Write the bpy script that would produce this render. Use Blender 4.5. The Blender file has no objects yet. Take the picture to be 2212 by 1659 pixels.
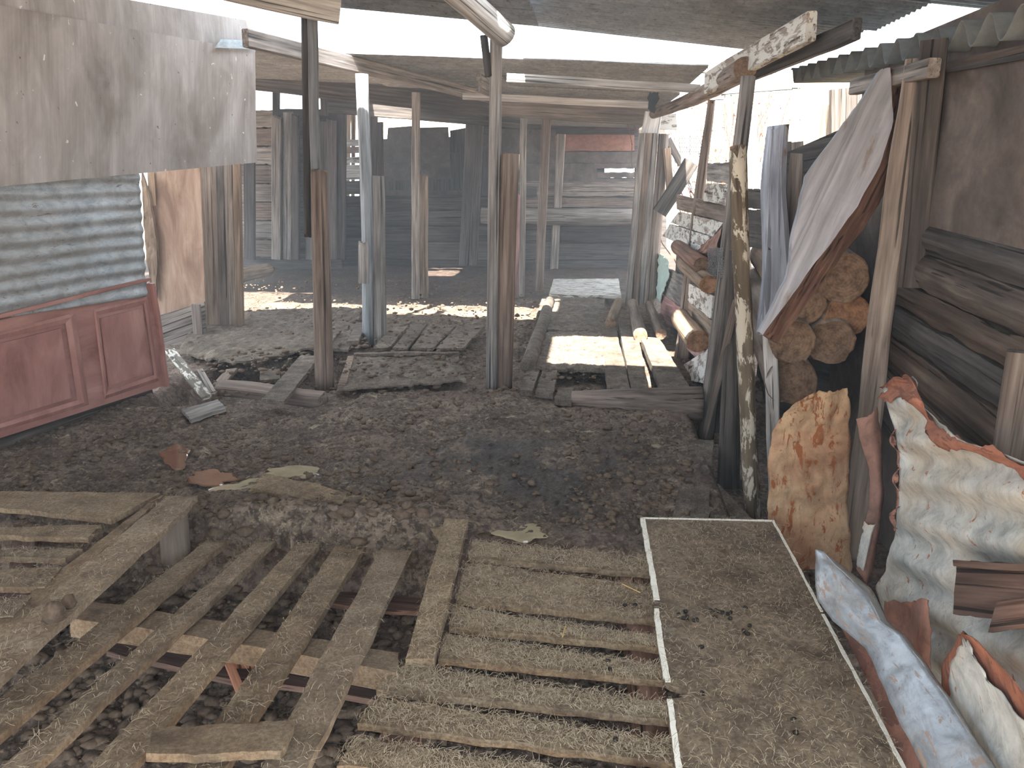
import bpy, math, random
from mathutils import Vector, Matrix, noise
random.seed(7)
V = Vector
R = random.random
def U(a, b): return a + (b - a) * R()

# ------------------------------------------------------------------ camera, world, sun, exposure
SC = bpy.context.scene
COL = SC.collection
F, CX, CY, HCAM = 1640.0, 1106.0, 829.5, 1.5
PITCH, YAW = math.radians(15.67), math.radians(5.57)
cd = bpy.data.cameras.new('camera'); cam = bpy.data.objects.new('camera', cd); COL.objects.link(cam)
cd.sensor_width = 36.0; cd.lens = F / 2212 * 36.0; cd.clip_start = 0.05; cd.clip_end = 500
cam.location = (0, 0, HCAM); cam.rotation_euler = (math.pi / 2 - PITCH, 0, YAW)
SC.camera = cam
wd = bpy.data.worlds.new('world'); SC.world = wd; wd.use_nodes = True
bg = wd.node_tree.nodes['Background']; bg.inputs[0].default_value = (0.80, 0.90, 1.0, 1); bg.inputs[1].default_value = 1.15
SUN = V((0.12, 0.80, -1.0)).normalized()          # the way the sunlight travels
sl = bpy.data.lights.new('sun', 'SUN'); so = bpy.data.objects.new('sun', sl); COL.objects.link(so)
sl.energy = 11.0; sl.angle = math.radians(0.6); sl.color = (1.0, 0.94, 0.85)
so.rotation_euler = (-SUN).to_track_quat('Z', 'Y').to_euler()
SC.view_settings.view_transform = 'Standard'; SC.view_settings.look = 'None'; SC.view_settings.gamma = 1.0
SC.view_settings.use_curve_mapping = False; SC.view_settings.exposure = 2.42
SC.cycles.max_bounces = 6; SC.cycles.diffuse_bounces = 4; SC.cycles.glossy_bounces = 2
SC.cycles.volume_bounces = 0; SC.cycles.caustics_reflective = False; SC.cycles.caustics_refractive = False
HAZE = 0.010

# ------------------------------------------------------------------ places: a sight line of the photo cut with a real plane
FW = V((-math.sin(YAW) * math.cos(PITCH), math.cos(YAW) * math.cos(PITCH), -math.sin(PITCH)))
RT = V((math.cos(YAW), math.sin(YAW), 0)); UP = RT.cross(FW); CAM = V((0, 0, HCAM))
def ray(x, y): return FW + RT * ((x - CX) / F) - UP * ((y - CY) / F)
def G(x, y, z=0.0): r = ray(x, y); return CAM + r * ((z - HCAM) / r.z)
def D(x, y, Y): r = ray(x, y); return CAM + r * (Y / r.y)
def X_(x, y, X): r = ray(x, y); return CAM + r * (X / r.x)
def T(x, y, a, b): r = ray(x, y); return CAM + r * ((a - HCAM) / (r.z - b * r.y))      # plane z = a + b*Y
def WALL(p0, p1, off=0.0):
    u = V((p1[0] - p0[0], p1[1] - p0[1], 0)).normalized(); n = V((u.y, -u.x, 0))
    if n.dot(V((p0[0], p0[1], 0))) > 0: n = -n
    q = V((p0[0], p0[1], 0)) + n * off
    def f(x, y, o=0.0):
        r = ray(x, y); return CAM + r * ((q + n * o - CAM).dot(n) / r.dot(n))
    f.n = n; return f

# ------------------------------------------------------------------ materials
def lin(c): return tuple((v / 12.92 if v <= 0.04045 else ((v + 0.055) / 1.055) ** 2.4) for v in c)
def rgb(r, g, b): return lin((r / 255, g / 255, b / 255)) + (1,)
class NT:
    def __init__(s, name):
        s.m = bpy.data.materials.new(name); s.m.use_nodes = True; s.t = s.m.node_tree; s.n = s.t.nodes; s.l = s.t.links
        s.b = s.n['Principled BSDF']; s.b.inputs['Specular IOR Level'].default_value = 0.25
        s.tc = s.n.new('ShaderNodeTexCoord'); s.oi = s.n.new('ShaderNodeObjectInfo')
        k = s.n.new('ShaderNodeVectorMath'); k.operation = 'SCALE'
        cb = s.n.new('ShaderNodeCombineXYZ')
        for i in range(3): s.l.new(s.oi.outputs['Random'], cb.inputs[i])
        s.l.new(cb.outputs[0], k.inputs[0]); k.inputs['Scale'].default_value = 37.0
        a = s.n.new('ShaderNodeVectorMath'); s.l.new(s.tc.outputs['Object'], a.inputs[0]); s.l.new(k.outputs[0], a.inputs[1])
        s.v = a.outputs[0]; s.raw = s.tc.outputs['Object']
    def noise(s, sc, det=6, rough=0.6, dist=0.0, vec=None):
        mp = s.n.new('ShaderNodeMapping'); s.l.new(vec or s.v, mp.inputs[0])
        mp.inputs['Scale'].default_value = sc if isinstance(sc, tuple) else (sc, sc, sc)
        t = s.n.new('ShaderNodeTexNoise'); t.inputs['Scale'].default_value = 1; t.inputs['Detail'].default_value = det
        t.inputs['Roughness'].default_value = rough; t.inputs['Distortion'].default_value = dist
        s.l.new(mp.outputs[0], t.inputs['Vector']); return t.outputs[0]
    def ramp(s, fac, stops):
        r = s.n.new('ShaderNodeValToRGB'); s.l.new(fac, r.inputs[0]); e = r.color_ramp.elements
        while len(e) < len(stops): e.new(0.5)
        for k, (p, c) in zip(e, stops): k.position = p; k.color = c if isinstance(c, tuple) else (c, c, c, 1)
        return r.outputs[0]
    def mix(s, fac, a, b, mode='MIX'):
        m = s.n.new('ShaderNodeMix'); m.data_type = 'RGBA'; m.blend_type = mode
        for sock, v in ((m.inputs[0], fac), (m.inputs[6], a), (m.inputs[7], b)):
            if isinstance(v, (int, float)): sock.default_value = v
            elif isinstance(v, tuple): sock.default_value = v
            else: s.l.new(v, sock)
        return m.outputs[2]
    def vary(s, col, amt=0.35, lo=0.7, hi=1.15):
        h = s.n.new('ShaderNodeHueSaturation'); s.l.new(col, h.inputs['Color'])
        mr = s.n.new('ShaderNodeMapRange'); s.l.new(s.oi.outputs['Random'], mr.inputs[0])
        mr.inputs[3].default_value = 1 - amt; mr.inputs[4].default_value = 1 + amt; s.l.new(mr.outputs[0], h.inputs['Value'])
        m2 = s.n.new('ShaderNodeMath'); m2.operation = 'MULTIPLY'; s.l.new(s.oi.outputs['Random'], m2.inputs[0]); m2.inputs[1].default_value = 7.31
        m3 = s.n.new('ShaderNodeMath'); m3.operation = 'FRACT'; s.l.new(m2.outputs[0], m3.inputs[0])
        mr2 = s.n.new('ShaderNodeMapRange'); s.l.new(m3.outputs[0], mr2.inputs[0]); mr2.inputs[3].default_value = lo; mr2.inputs[4].default_value = hi
        s.l.new(mr2.outputs[0], h.inputs['Saturation']); return h.outputs[0]
    def done(s, col, rough=0.85, bump=None, bs=0.4, bd=0.01, metal=None, spec=None):
        s.l.new(col, s.b.inputs['Base Color'])
        if isinstance(rough, (int, float)): s.b.inputs['Roughness'].default_value = rough
        else: s.l.new(rough, s.b.inputs['Roughness'])
        if bump is not None:
            b = s.n.new('ShaderNodeBump'); b.inputs['Strength'].default_value = bs; b.inputs['Distance'].default_value = bd
            s.l.new(bump, b.inputs['Height']); s.l.new(b.outputs[0], s.b.inputs['Normal'])
        if metal is not None:
            if isinstance(metal, (int, float)): s.b.inputs['Metallic'].default_value = metal
            else: s.l.new(metal, s.b.inputs['Metallic'])
        if spec is not None: s.b.inputs['Specular IOR Level'].default_value = spec
        return s.m
def wood(name, dark, mid, light, paint=None, pamt=0.5, stain=None, samt=0.5, vary=0.18, grain=1.0, crack=0.8):
    s = NT(name)
    g = s.noise((38 * grain, 38 * grain, 1.6), 7, 0.62, 0.35)
    c = s.ramp(g, [(0.30, dark), (0.50, mid), (0.70, light)])
    cr = s.noise((55 * grain, 55 * grain, 0.55), 3, 0.5, 0.15)
    cm = s.ramp(cr, [(0.355, 1 - crack), (0.40, 1.0)])
    c = s.mix(1.0, c, cm, 'MULTIPLY')
    lo = s.noise((3, 3, 1.1), 4, 0.6, 0.4)
    c = s.mix(1.0, c, s.ramp(lo, [(0.28, 0.55), (0.62, 1.12)]), 'MULTIPLY')
    if stain:
        st = s.noise((7, 7, 2.2), 6, 0.65, 0.6)
        c = s.mix(s.ramp(st, [(0.60 - samt * 0.3, 0.0), (0.66 - samt * 0.1, 1.0)]), c, stain)
    if paint:
        pn = s.noise((22, 22, 6), 8, 0.7, 0.5)
        c = s.mix(s.ramp(pn, [(0.62 - pamt * 0.3, 0.0), (0.64 - pamt * 0.3, 1.0)]), c, paint)
    c = s.vary(c, vary)
    h = s.mix(0.5, g, cm)
    return s.done(c, 0.82, h, 0.55, 0.006)
W_GREY = wood('weathered_grey_wood', rgb(70, 64, 60), rgb(122, 113, 106), rgb(160, 150, 142))
W_DARK = wood('dark_old_wood', rgb(40, 36, 34), rgb(70, 64, 60), rgb(98, 90, 84))
W_BROWN = wood('brown_round_post_wood', rgb(72, 59, 51), rgb(116, 100, 89), rgb(146, 130, 117))
W_WARM = wood('pale_warm_timber', rgb(100, 84, 70), rgb(148, 128, 110), rgb(180, 160, 142), crack=0.6)
W_PALE = wood('pale_silver_board', rgb(120, 116, 112), rgb(166, 162, 158), rgb(196, 193, 190))
W_WHITE = wood('flaking_white_board', rgb(96, 86, 78), rgb(130, 120, 110), rgb(160, 150, 140), paint=rgb(188, 186, 180), pamt=0.5)
W_PEEL = wood('peeling_bark_pole', rgb(72, 63, 53), rgb(96, 86, 73), rgb(118, 107, 92), paint=rgb(180, 173, 160), pamt=0.36, grain=0.6, crack=0.5)
W_RED = wood('reddish_rough_slab', rgb(64, 44, 36), rgb(104, 76, 62), rgb(134, 104, 88))
W_DARKB = wood('sooty_brown_slab', rgb(52, 42, 36), rgb(86, 72, 62), rgb(116, 100, 88))
W_PINK = wood('faded_pink_board', rgb(120, 84, 84), rgb(160, 118, 116), rgb(180, 140, 136))
W_BLUE = wood('blue_grey_slab', rgb(112, 112, 118), rgb(146, 148, 156), rgb(174, 176, 184), stain=rgb(126, 104, 86), samt=0.18, crack=.5, grain=.7)
W_SLAB = wood('smooth_sawn_slab_face', rgb(124, 124, 128), rgb(149, 149, 154), rgb(170, 170, 176), grain=0.7, crack=0.25, stain=rgb(120, 108, 100), samt=0.1)
W_SILVER = wood('bare_silver_pole_wood', rgb(84, 86, 88), rgb(118, 120, 122), rgb(142, 144, 146), crack=.5)
W_TANGREY = wood('grey_brown_split_post', rgb(86, 74, 65), rgb(128, 113, 101), rgb(154, 140, 127))
W_LOG = wood('dusty_log', rgb(76, 62, 50), rgb(118, 100, 84), rgb(148, 130, 112), grain=0.5, crack=0.5)
W_ORANGE = wood('fresh_orange_split_wood', rgb(110, 62, 36), rgb(160, 100, 62), rgb(196, 140, 98))
def endgrain(name, a, b):
    s = NT(name); w = s.n.new('ShaderNodeTexWave'); w.wave_type = 'RINGS'; w.rings_direction = 'Z'
    s.l.new(s.raw, w.inputs[0]); w.inputs['Scale'].default_value = 22; w.inputs['Distortion'].default_value = 3.0; w.inputs['Detail'].default_value = 3
    c = s.mix(0.2, s.mix(0.5, a, b), s.mix(w.outputs['Fac'], a, b)); n = s.noise(30, 6, 0.7); c = s.mix(1.0, c, s.ramp(n, [(0.35, 0.45), (0.6, 1.1)]), 'MULTIPLY')
    return s.done(c, 0.9, n, 0.8, 0.012)
E_BROWN = endgrain('log_end_brown', rgb(96, 76, 60), rgb(146, 120, 98)); E_ORANGE = endgrain('log_end_orange', rgb(128, 92, 68), rgb(168, 130, 100))
def dirtydeck(name, base, dark, pale, sc=1.0):
    s = NT(name)
    n1 = s.noise(9 * sc, 9, 0.68, 0.3); n2 = s.noise(75 * sc, 6, 0.75, 0.2); n3 = s.noise(2.3, 4, 0.6, 0.5); hair = s.noise((160, 160, 18), 3, 0.6, 2.2)
    c = s.ramp(n1, [(0.30, dark), (0.50, base), (0.74, pale)])
    c = s.mix(s.ramp(n2, [(0.42, 0.65), (0.58, 0.0)]), c, dark)
    c = s.mix(s.ramp(hair, [(0.60, 0.0), (0.68, 0.55)]), c, pale)
    c = s.mix(1.0, c, s.ramp(n3, [(0.3, 0.68), (0.65, 1.1)]), 'MULTIPLY')
    return s.done(s.vary(c, 0.07, 0.92, 1.05), 0.95, s.mix(0.5, n1, n2), 0.9, 0.014)
DECK = dirtydeck('dung_dusted_plank', rgb(146, 126, 100), rgb(92, 74, 57), rgb(178, 158, 130))
DECK2 = dirtydeck('dung_dusted_pallet_wood', rgb(146, 126, 102), rgb(98, 80, 63), rgb(174, 156, 131))
FARDECK = dirtydeck('dusty_floor_board', rgb(112, 100, 88), rgb(58, 50, 43), rgb(156, 144, 128), 1.5)
def plyboard():
    s = NT('soiled_chipboard_top')
    n1 = s.noise(7, 9, 0.7, 0.4); n2 = s.noise(60, 7, 0.75, 0.3); n3 = s.noise(2.6, 5, 0.6, 0.5); n4 = s.noise((12, 30, 12), 6, 0.7, 0.6)
    c = s.ramp(n1, [(0.30, rgb(74, 61, 48)), (0.50, rgb(124, 107, 87)), (0.70, rgb(150, 133, 110))])
    c = s.mix(s.ramp(n2, [(0.42, 0.6), (0.56, 0.0)]), c, rgb(66, 54, 42))
    c = s.mix(s.ramp(n4, [(0.62, 0.0), (0.72, 0.7)]), c, rgb(140, 138, 138))
    c = s.mix(s.ramp(n3, [(0.34, 0.65), (0.46, 0.0)]), c, rgb(58, 47, 38))
    return s.done(c, s.ramp(n3, [(0.35, 0.6), (0.6, 0.95)]), s.mix(0.5, n1, n2), 0.6, 0.008)
PLY = plyboard()
def mudmat():
    s = NT('trodden_dung_and_mud')
    n1 = s.noise(3.2, 10, 0.7, 0.5); n2 = s.noise(26, 8, 0.75, 0.4); n3 = s.noise(1.3, 5, 0.6, 0.6); n4 = s.noise(9, 9, 0.75, 0.8); n5 = s.noise(48, 5, 0.7, 0.3); n6 = s.noise((2.2, 1.6, 2), 5, 0.65, 0.4)
    c = s.ramp(n1, [(0.32, rgb(62, 51, 43)), (0.45, rgb(96, 81, 69)), (0.58, rgb(124, 107, 93)), (0.72, rgb(144, 126, 110))])
    c = s.mix(s.ramp(n5, [(0.54, 0.0), (0.62, 0.6)]), c, rgb(158, 142, 120))
    c = s.mix(s.ramp(n2, [(0.43, 0.85), (0.53, 0.0)]), c, rgb(50, 42, 35))
    c = s.mix(s.ramp(n4, [(0.58, 0.0), (0.66, 0.75)]), c, rgb(178, 164, 138))
    c = s.mix(s.ramp(n3, [(0.52, 0.0), (0.64, 0.4)]), c, rgb(116, 94, 88))
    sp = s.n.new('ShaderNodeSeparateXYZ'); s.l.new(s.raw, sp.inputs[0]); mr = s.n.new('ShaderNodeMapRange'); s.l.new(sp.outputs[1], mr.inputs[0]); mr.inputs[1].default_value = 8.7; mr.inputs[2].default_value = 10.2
    c = s.mix(mr.outputs[0], c, s.mix(1.0, c, rgb(170, 166, 164), 'MULTIPLY'))                     # floor colour multiplied darker towards the back pens
    d = s.n.new('ShaderNodeVectorMath'); d.operation = 'DISTANCE'; mp = s.n.new('ShaderNodeMapping'); s.l.new(s.raw, mp.inputs[0]); mp.inputs['Scale'].default_value = (.75, 1, 0)
    s.l.new(mp.outputs[0], d.inputs[0]); d.inputs[1].default_value = (-.15, 3.75, 0)
    wet = s.mix(1.0, s.ramp(d.outputs['Value'], [(0.35, 1.0), (0.95, 0.0)]), s.ramp(n6, [(0.42, 0.0), (0.56, 1.0)]), 'MULTIPLY')        # where slurry has soaked the boards
    c = s.mix(wet, c, s.mix(1.0, c, rgb(150, 146, 148), 'MULTIPLY'))
    r = s.mix(wet, (.88, .88, .88, 1), s.ramp(n2, [(0.4, 0.22), (0.62, 0.5)]))
    return s.done(c, r, s.mix(0.5, n1, n2), 1.0, 0.03, spec=0.3)
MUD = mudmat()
def plainm(name, col, rough=0.8, sc=20, amt=0.4, spec=None):
    s = NT(name); n = s.noise(sc, 7, 0.65, 0.3)
    c = s.mix(1.0, col, s.ramp(n, [(0.3, 1 - amt), (0.7, 1 + amt * 0.3)]), 'MULTIPLY')
    return s.done(c, rough, n, 0.4, 0.006, spec=spec)
M_CLOD = plainm('dark_dung', rgb(98, 82, 68), 0.85, 60, 0.55); M_PELLET = plainm('black_dropping', rgb(34, 27, 20), 0.45, 60, 0.4)
M_STRAW = plainm('dry_hair_and_straw', rgb(168, 152, 128), 0.8, 30, 0.35); M_STALK = plainm('straw_stalk', rgb(200, 164, 96), 0.7, 30, 0.2)
M_CHIP = plainm('white_laminate_edge', rgb(236, 231, 218), 0.8, 40, 0.12); M_GROUND = plainm('sunlit_earth', rgb(150, 132, 112), 0.95, 2, 0.3)
M_PLASTIC = plainm('pale_green_plastic', rgb(186, 206, 196), 0.5, 6, 0.3); M_WIRE = plainm('grey_wire', rgb(150, 150, 150), 0.5)
M_TWIG = plainm('bare_twig', rgb(110, 84, 66), 0.9); M_LEAF = plainm('reddish_leaf', rgb(150, 74, 48), 0.8); M_GLEAF = plainm('green_leaf', rgb(112, 138, 88), 0.8)
M_SHED = plainm('cream_plank_wall', rgb(226, 205, 170), 0.8, 5, 0.2); M_BLACK = plainm('black_rubber_scrap', rgb(40, 42, 46), 0.6)
M_CEMENT = plainm('grey_fibre_cement', rgb(112, 115, 114), 0.9, 14, 0.35); M_ROOF = None
def puddle(name, col):
    s = NT(name); n = s.noise(14, 4, 0.5); c = s.mix(1.0, col, s.ramp(n, [(0.3, 0.8), (0.7, 1.1)]), 'MULTIPLY'); return s.done(c, 0.06, n, 0.05, 0.003, spec=0.6)
P_BROWN = puddle('brown_puddle_water', rgb(110, 78, 58)); P_GREY = puddle('murky_slurry', rgb(150, 138, 112)); P_DARK = puddle('dark_slurry', rgb(70, 58, 44))
def hardboard():
    s = NT('stained_plywood_sheet')
    n1 = s.noise((5, 5, 1.6), 7, 0.65, 0.5); n2 = s.noise((70, 70, 2), 4, 0.6, 0.1); n3 = s.noise((2, 2, 1.2), 4, 0.6, 0.7); sp = s.noise((26, 26, 17), 2, 0.5, 0.5); dk = s.noise((30, 30, 30), 2, 0.5)
    c = s.ramp(n1, [(0.3, rgb(122, 114, 109)), (0.5, rgb(148, 141, 137)), (0.7, rgb(170, 164, 161))])
    c = s.mix(1.0, c, s.ramp(n2, [(0.3, 0.86), (0.7, 1.06)]), 'MULTIPLY')
    c = s.mix(s.ramp(n3, [(0.34, 0.5), (0.47, 0.0)]), c, rgb(100, 88, 78))
    c = s.mix(s.ramp(sp, [(0.735, 0.0), (0.75, 0.85)]), c, rgb(214, 210, 206))
    c = s.mix(s.ramp(dk, [(0.74, 0.0), (0.76, 0.8)]), c, rgb(70, 60, 56))
    return s.done(c, 0.7, n2, 0.25, 0.003)
PANEL = hardboard()
def tanboard():
    s = NT('tan_hardboard'); n1 = s.noise((7, 7, 2), 7, 0.65, 0.8); n2 = s.noise((50, 50, 3), 4, 0.6, 0.4)
    c = s.ramp(n1, [(0.32, rgb(116, 92, 76)), (0.5, rgb(146, 120, 102)), (0.7, rgb(168, 146, 128))]); c = s.mix(1.0, c, s.ramp(n2, [(0.3, 0.85), (0.7, 1.08)]), 'MULTIPLY')
    return s.done(c, 0.75, n2, 0.2, 0.003)
TAN = tanboard()
def tin(name, base, dark, rust, ramt, rough=0.45, metal=0.35, dirt=None):
    s = NT(name); n1 = s.noise(6, 8, 0.65, 0.6); n2 = s.noise((26, 26, 7), 8, 0.72, 0.7); n3 = s.noise(2.2, 5, 0.6, 0.4)
    c = s.ramp(n1, [(0.3, dark), (0.62, base)])
    if dirt: c = s.mix(s.ramp(n3, [(0.44, 0.0), (0.58, 0.75)]), c, dirt)
    n4 = s.noise((17, 17, 10), 9, 0.78, 0.6); n5 = s.noise((60, 60, 14), 4, 0.7, 0.4)
    c = s.mix(1.0, c, s.ramp(n4, [(0.36, 0.66), (0.56, 1.06)]), 'MULTIPLY'); c = s.mix(s.ramp(n5, [(0.62, 0.0), (0.70, 0.55)]), c, rgb(104, 96, 88))
    rm = s.ramp(n2, [(0.68 - ramt * 0.3, 0.0), (0.71 - ramt * 0.3, 1.0)]); c = s.mix(rm, c, rust)
    mm = s.mix(rm, (metal, metal, metal, 1), (0, 0, 0, 1))
    return s.done(s.vary(c, 0.06), s.mix(rm, (rough, rough, rough, 1), (0.9, 0.9, 0.9, 1)), s.mix(0.6, n1, n2), 0.35, 0.006, metal=mm)
ZINC = tin('galvanised_iron', rgb(170, 176, 179), rgb(136, 145, 150), rgb(112, 102, 92), 0.2, dirt=rgb(150, 148, 144))
ZINC_OLD = tin('old_whitened_iron', rgb(196, 196, 190), rgb(148, 150, 146), rgb(150, 100, 72), 0.20, 0.6, 0.1, rgb(186, 172, 152))
ZINC_BLUE = tin('bent_bluish_flashing', rgb(172, 182, 192), rgb(134, 140, 147), rgb(150, 128, 112), 0.36, 0.36, 0.35, rgb(150, 140, 126))
RUST = tin('rusted_tin', rgb(160, 128, 104), rgb(126, 94, 74), rgb(128, 84, 60), 0.42, 0.85, 0.0, rgb(172, 149, 122))
RUST_RED = tin('red_rusted_tin', rgb(146, 104, 86), rgb(116, 80, 66), rgb(158, 98, 70), 0.32, 0.85, 0.0)
RUST_EDGE = tin('orange_rust_edge', rgb(162, 108, 86), rgb(134, 86, 68), rgb(118, 78, 64), 0.5, 0.9, 0.0)
ROOFM = tin('dull_roof_iron', rgb(138, 142, 147), rgb(104, 107, 112), rgb(92, 82, 76), 0.25, 0.7, 0.1)
ROOFP = tin('pale_roof_iron', rgb(150, 148, 146), rgb(116, 114, 113), rgb(108, 98, 90), 0.2, 0.7, 0.1)
def redpaint():
    s = NT('red_primed_door'); n1 = s.noise((6, 6, 2), 7, 0.65, 0.5); n2 = s.noise(40, 5, 0.7, 0.3)
    c = s.ramp(n1, [(0.3, rgb(118, 80, 72)), (0.5, rgb(146, 104, 95)), (0.72, rgb(164, 126, 116))]); c = s.mix(s.ramp(n2, [(0.66, 0), (0.72, 0.6)]), c, rgb(160, 140, 126))
    return s.done(c, 0.65, n2, 0.15, 0.003)
REDDOOR = redpaint()
def darkwall():
    s = NT('sooty_chipboard'); n1 = s.noise(4, 8, 0.65, 0.6); n2 = s.noise(26, 6, 0.7, 0.2)
    c = s.ramp(n1, [(0.3, rgb(64, 56, 51)), (0.55, rgb(92, 82, 76)), (0.72, rgb(112, 101, 93))]); c = s.mix(1.0, c, s.ramp(n2, [(0.3, 0.8), (0.7, 1.1)]), 'MULTIPLY')
    return s.done(c, 0.9, n2, 0.3, 0.004)
DARKWALL = darkwall()

# ------------------------------------------------------------------ builders
WM = {}
def link(name, verts, faces, mat, M=None, parent=None, smooth=False, mats=None, fm=None):
    me = bpy.data.meshes.new(name); me.from_pydata([tuple(v) for v in verts], [], faces)
    for m in (mats or [mat]): me.materials.append(m)
    if fm: me.polygons.foreach_set('material_index', fm)
    if smooth: me.polygons.foreach_set('use_smooth', [True] * len(faces))
    me.update(); o = bpy.data.objects.new(name, me); COL.objects.link(o)
    place(o, M or Matrix(), parent); return o
def place(o, M, parent=None):
    WM[o] = M
    if parent is not None: o.parent = parent; o.matrix_basis = WM[parent].inverted() @ M
    else: o.matrix_basis = M
def tag(o, label=None, cat=None, group=None, kind=None):
    if label: o['label'] = label
    if cat: o['category'] = cat
    if group: o['group'] = group
    if kind: o['kind'] = kind
    return o
def thing(name, loc, label, cat, group=None, kind=None):
    o = bpy.data.objects.new(name, None); COL.objects.link(o); o.empty_display_size = 0.1
    place(o, Matrix.Translation(loc)); return tag(o, label, cat, group, kind)
def frame(o, z, y):
    z = z.normalized(); x = y.cross(z)
    if x.length < 1e-4: x = V((1, 0, 0)).cross(z)
    x.normalize(); y = z.cross(x)
    return Matrix(((x.x, y.x, z.x, o.x), (x.y, y.y, z.y, o.y), (x.z, y.z, z.z, o.z), (0, 0, 0, 1)))
def nz(p, s=1.0): return noise.noise(V(p) * s)
TOCAM = V((0.1, -1, 0))
def timber(name, p0, p1, w, t, mat, face=None, w1=None, t1=None, n=7, rough=0.004, bend=0.0, rag0=0.0, rag1=0.0, parent=None, cham=0.12):
    p0, p1 = V(p0), V(p1); L = (p1 - p0).length; M = frame(p0, p1 - p0, face or TOCAM)
    w1 = w if w1 is None else w1; t1 = t if t1 is None else t1; vs, fs, sd = [], [], R() * 99
    for i in range(n + 1):
        k = i / n; a = (w + (w1 - w) * k) / 2; b = (t + (t1 - t) * k) / 2; c = min(a, b) * cham * 2
        bx = bend * math.sin(math.pi * k); ox = nz((sd, k * L * 2.0, 0)) * rough * 2 + bx; oy = nz((0, k * L * 2.0, sd)) * rough * 2
        for j, (x, y) in enumerate(((-a + c, -b), (a - c, -b), (a, -b + c), (a, b - c), (a - c, b), (-a + c, b), (-a, b - c), (-a, -b + c))):
            z = k * L
            if i == 0: z += abs(nz((j * 1.7, sd, 3))) * rag0 * 1.6
            if i == n: z -= abs(nz((j * 1.7, sd, 9))) * rag1 * 1.6
            r = 1 + nz((j * 3.1, k * L * 5 + sd, 1)) * rough * 6
            vs.append((x * r + ox, y * r + oy, z))
    for i in range(n):
        for j in range(8):
            q = (j + 1) % 8; fs.append((i * 8 + j, i * 8 + q, i * 8 + 8 + q, i * 8 + 8 + j))
    fs.append(tuple(range(7, -1, -1))); fs.append(tuple(n * 8 + j for j in range(8)))
    return link(name, vs, fs, mat, M, parent)
def log(name, p0, p1, r0, r1, mat, end=None, seg=16, n=9, wob=0.05, bend=0.0, rag0=0.0, rag1=0.0, squash=1.0, up=None, parent=None, hollow=0.0):
    p0, p1 = V(p0), V(p1); L = (p1 - p0).length; M = frame(p0, p1 - p0, up or V((0, 0, 1)) if abs((p1 - p0).normalized().z) < 0.9 else TOCAM)
    vs, fs, fm, sd = [], [], [], R() * 99
    for i in range(n + 1):
        k = i / n; r = r0 + (r1 - r0) * k; bx = bend * math.sin(math.pi * k); dx = nz((sd, k * L * 1.5, 5)) * r * wob * 2
        for j in range(seg):
            a = 2 * math.pi * j / seg; q = r * (1 + wob * nz((math.cos(a) * 1.3 + sd, math.sin(a) * 1.3, k * L * 2.5)) * 2)
            z = k * L
            if i == 0: z += abs(nz((math.cos(a) * 2, math.sin(a) * 2 + sd, 3))) * rag0 * 1.6
            if i == n: z -= abs(nz((math.cos(a) * 2, math.sin(a) * 2 + sd, 8))) * rag1 * 1.6
            vs.append((math.cos(a) * q + bx + dx, math.sin(a) * q * squash, z))
    for i in range(n):
        for j in range(seg):
            q = (j + 1) % seg; fs.append((i * seg + j, i * seg + q, i * seg + seg + q, i * seg + seg + j)); fm.append(0)
    for e, z, rr in ((0, 0.0, r0), (1, L, r1)):
        b = len(vs); o = n * seg if e else 0; ring = []
        for f in (0.93, 0.55):
            for j in range(seg):
                v = vs[o + j]; dz = (hollow * (1 - f) * 1.6 + abs(nz((v[0] * 30, v[1] * 30, sd))) * hollow) * (-1 if e else 1) + (-0.004 if e else 0.004) * (1 - f) * -2
                vs.append((v[0] * f, v[1] * f, v[2] + dz))
        c = len(vs); vs.append((0, 0, z + (-1 if e else 1) * hollow * 1.2))
        for j in range(seg):
            q = (j + 1) % seg; F1 = [(o + j, o + q, b + q, b + j), (b + j, b + q, b + seg + q, b + seg + j), (b + seg + j, b + seg + q, c)]
            for f in F1: fs.append(f if e else tuple(reversed(f))); fm.append(1)
    return link(name, vs, fs, mat, M, parent, True, [mat, end or mat], fm)
def samp(P, t):
    if len(P) == 1: return V(P[0])
    d = [0.0]
    for a, b in zip(P, P[1:]): d.append(d[-1] + (V(b) - V(a)).length)
    x = t * d[-1]
    for i in range(len(P) - 1):
        if x <= d[i + 1] + 1e-9: return V(P[i]).lerp(V(P[i + 1]), (x - d[i]) / max(1e-9, d[i + 1] - d[i]))
    return V(P[-1])
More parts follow.
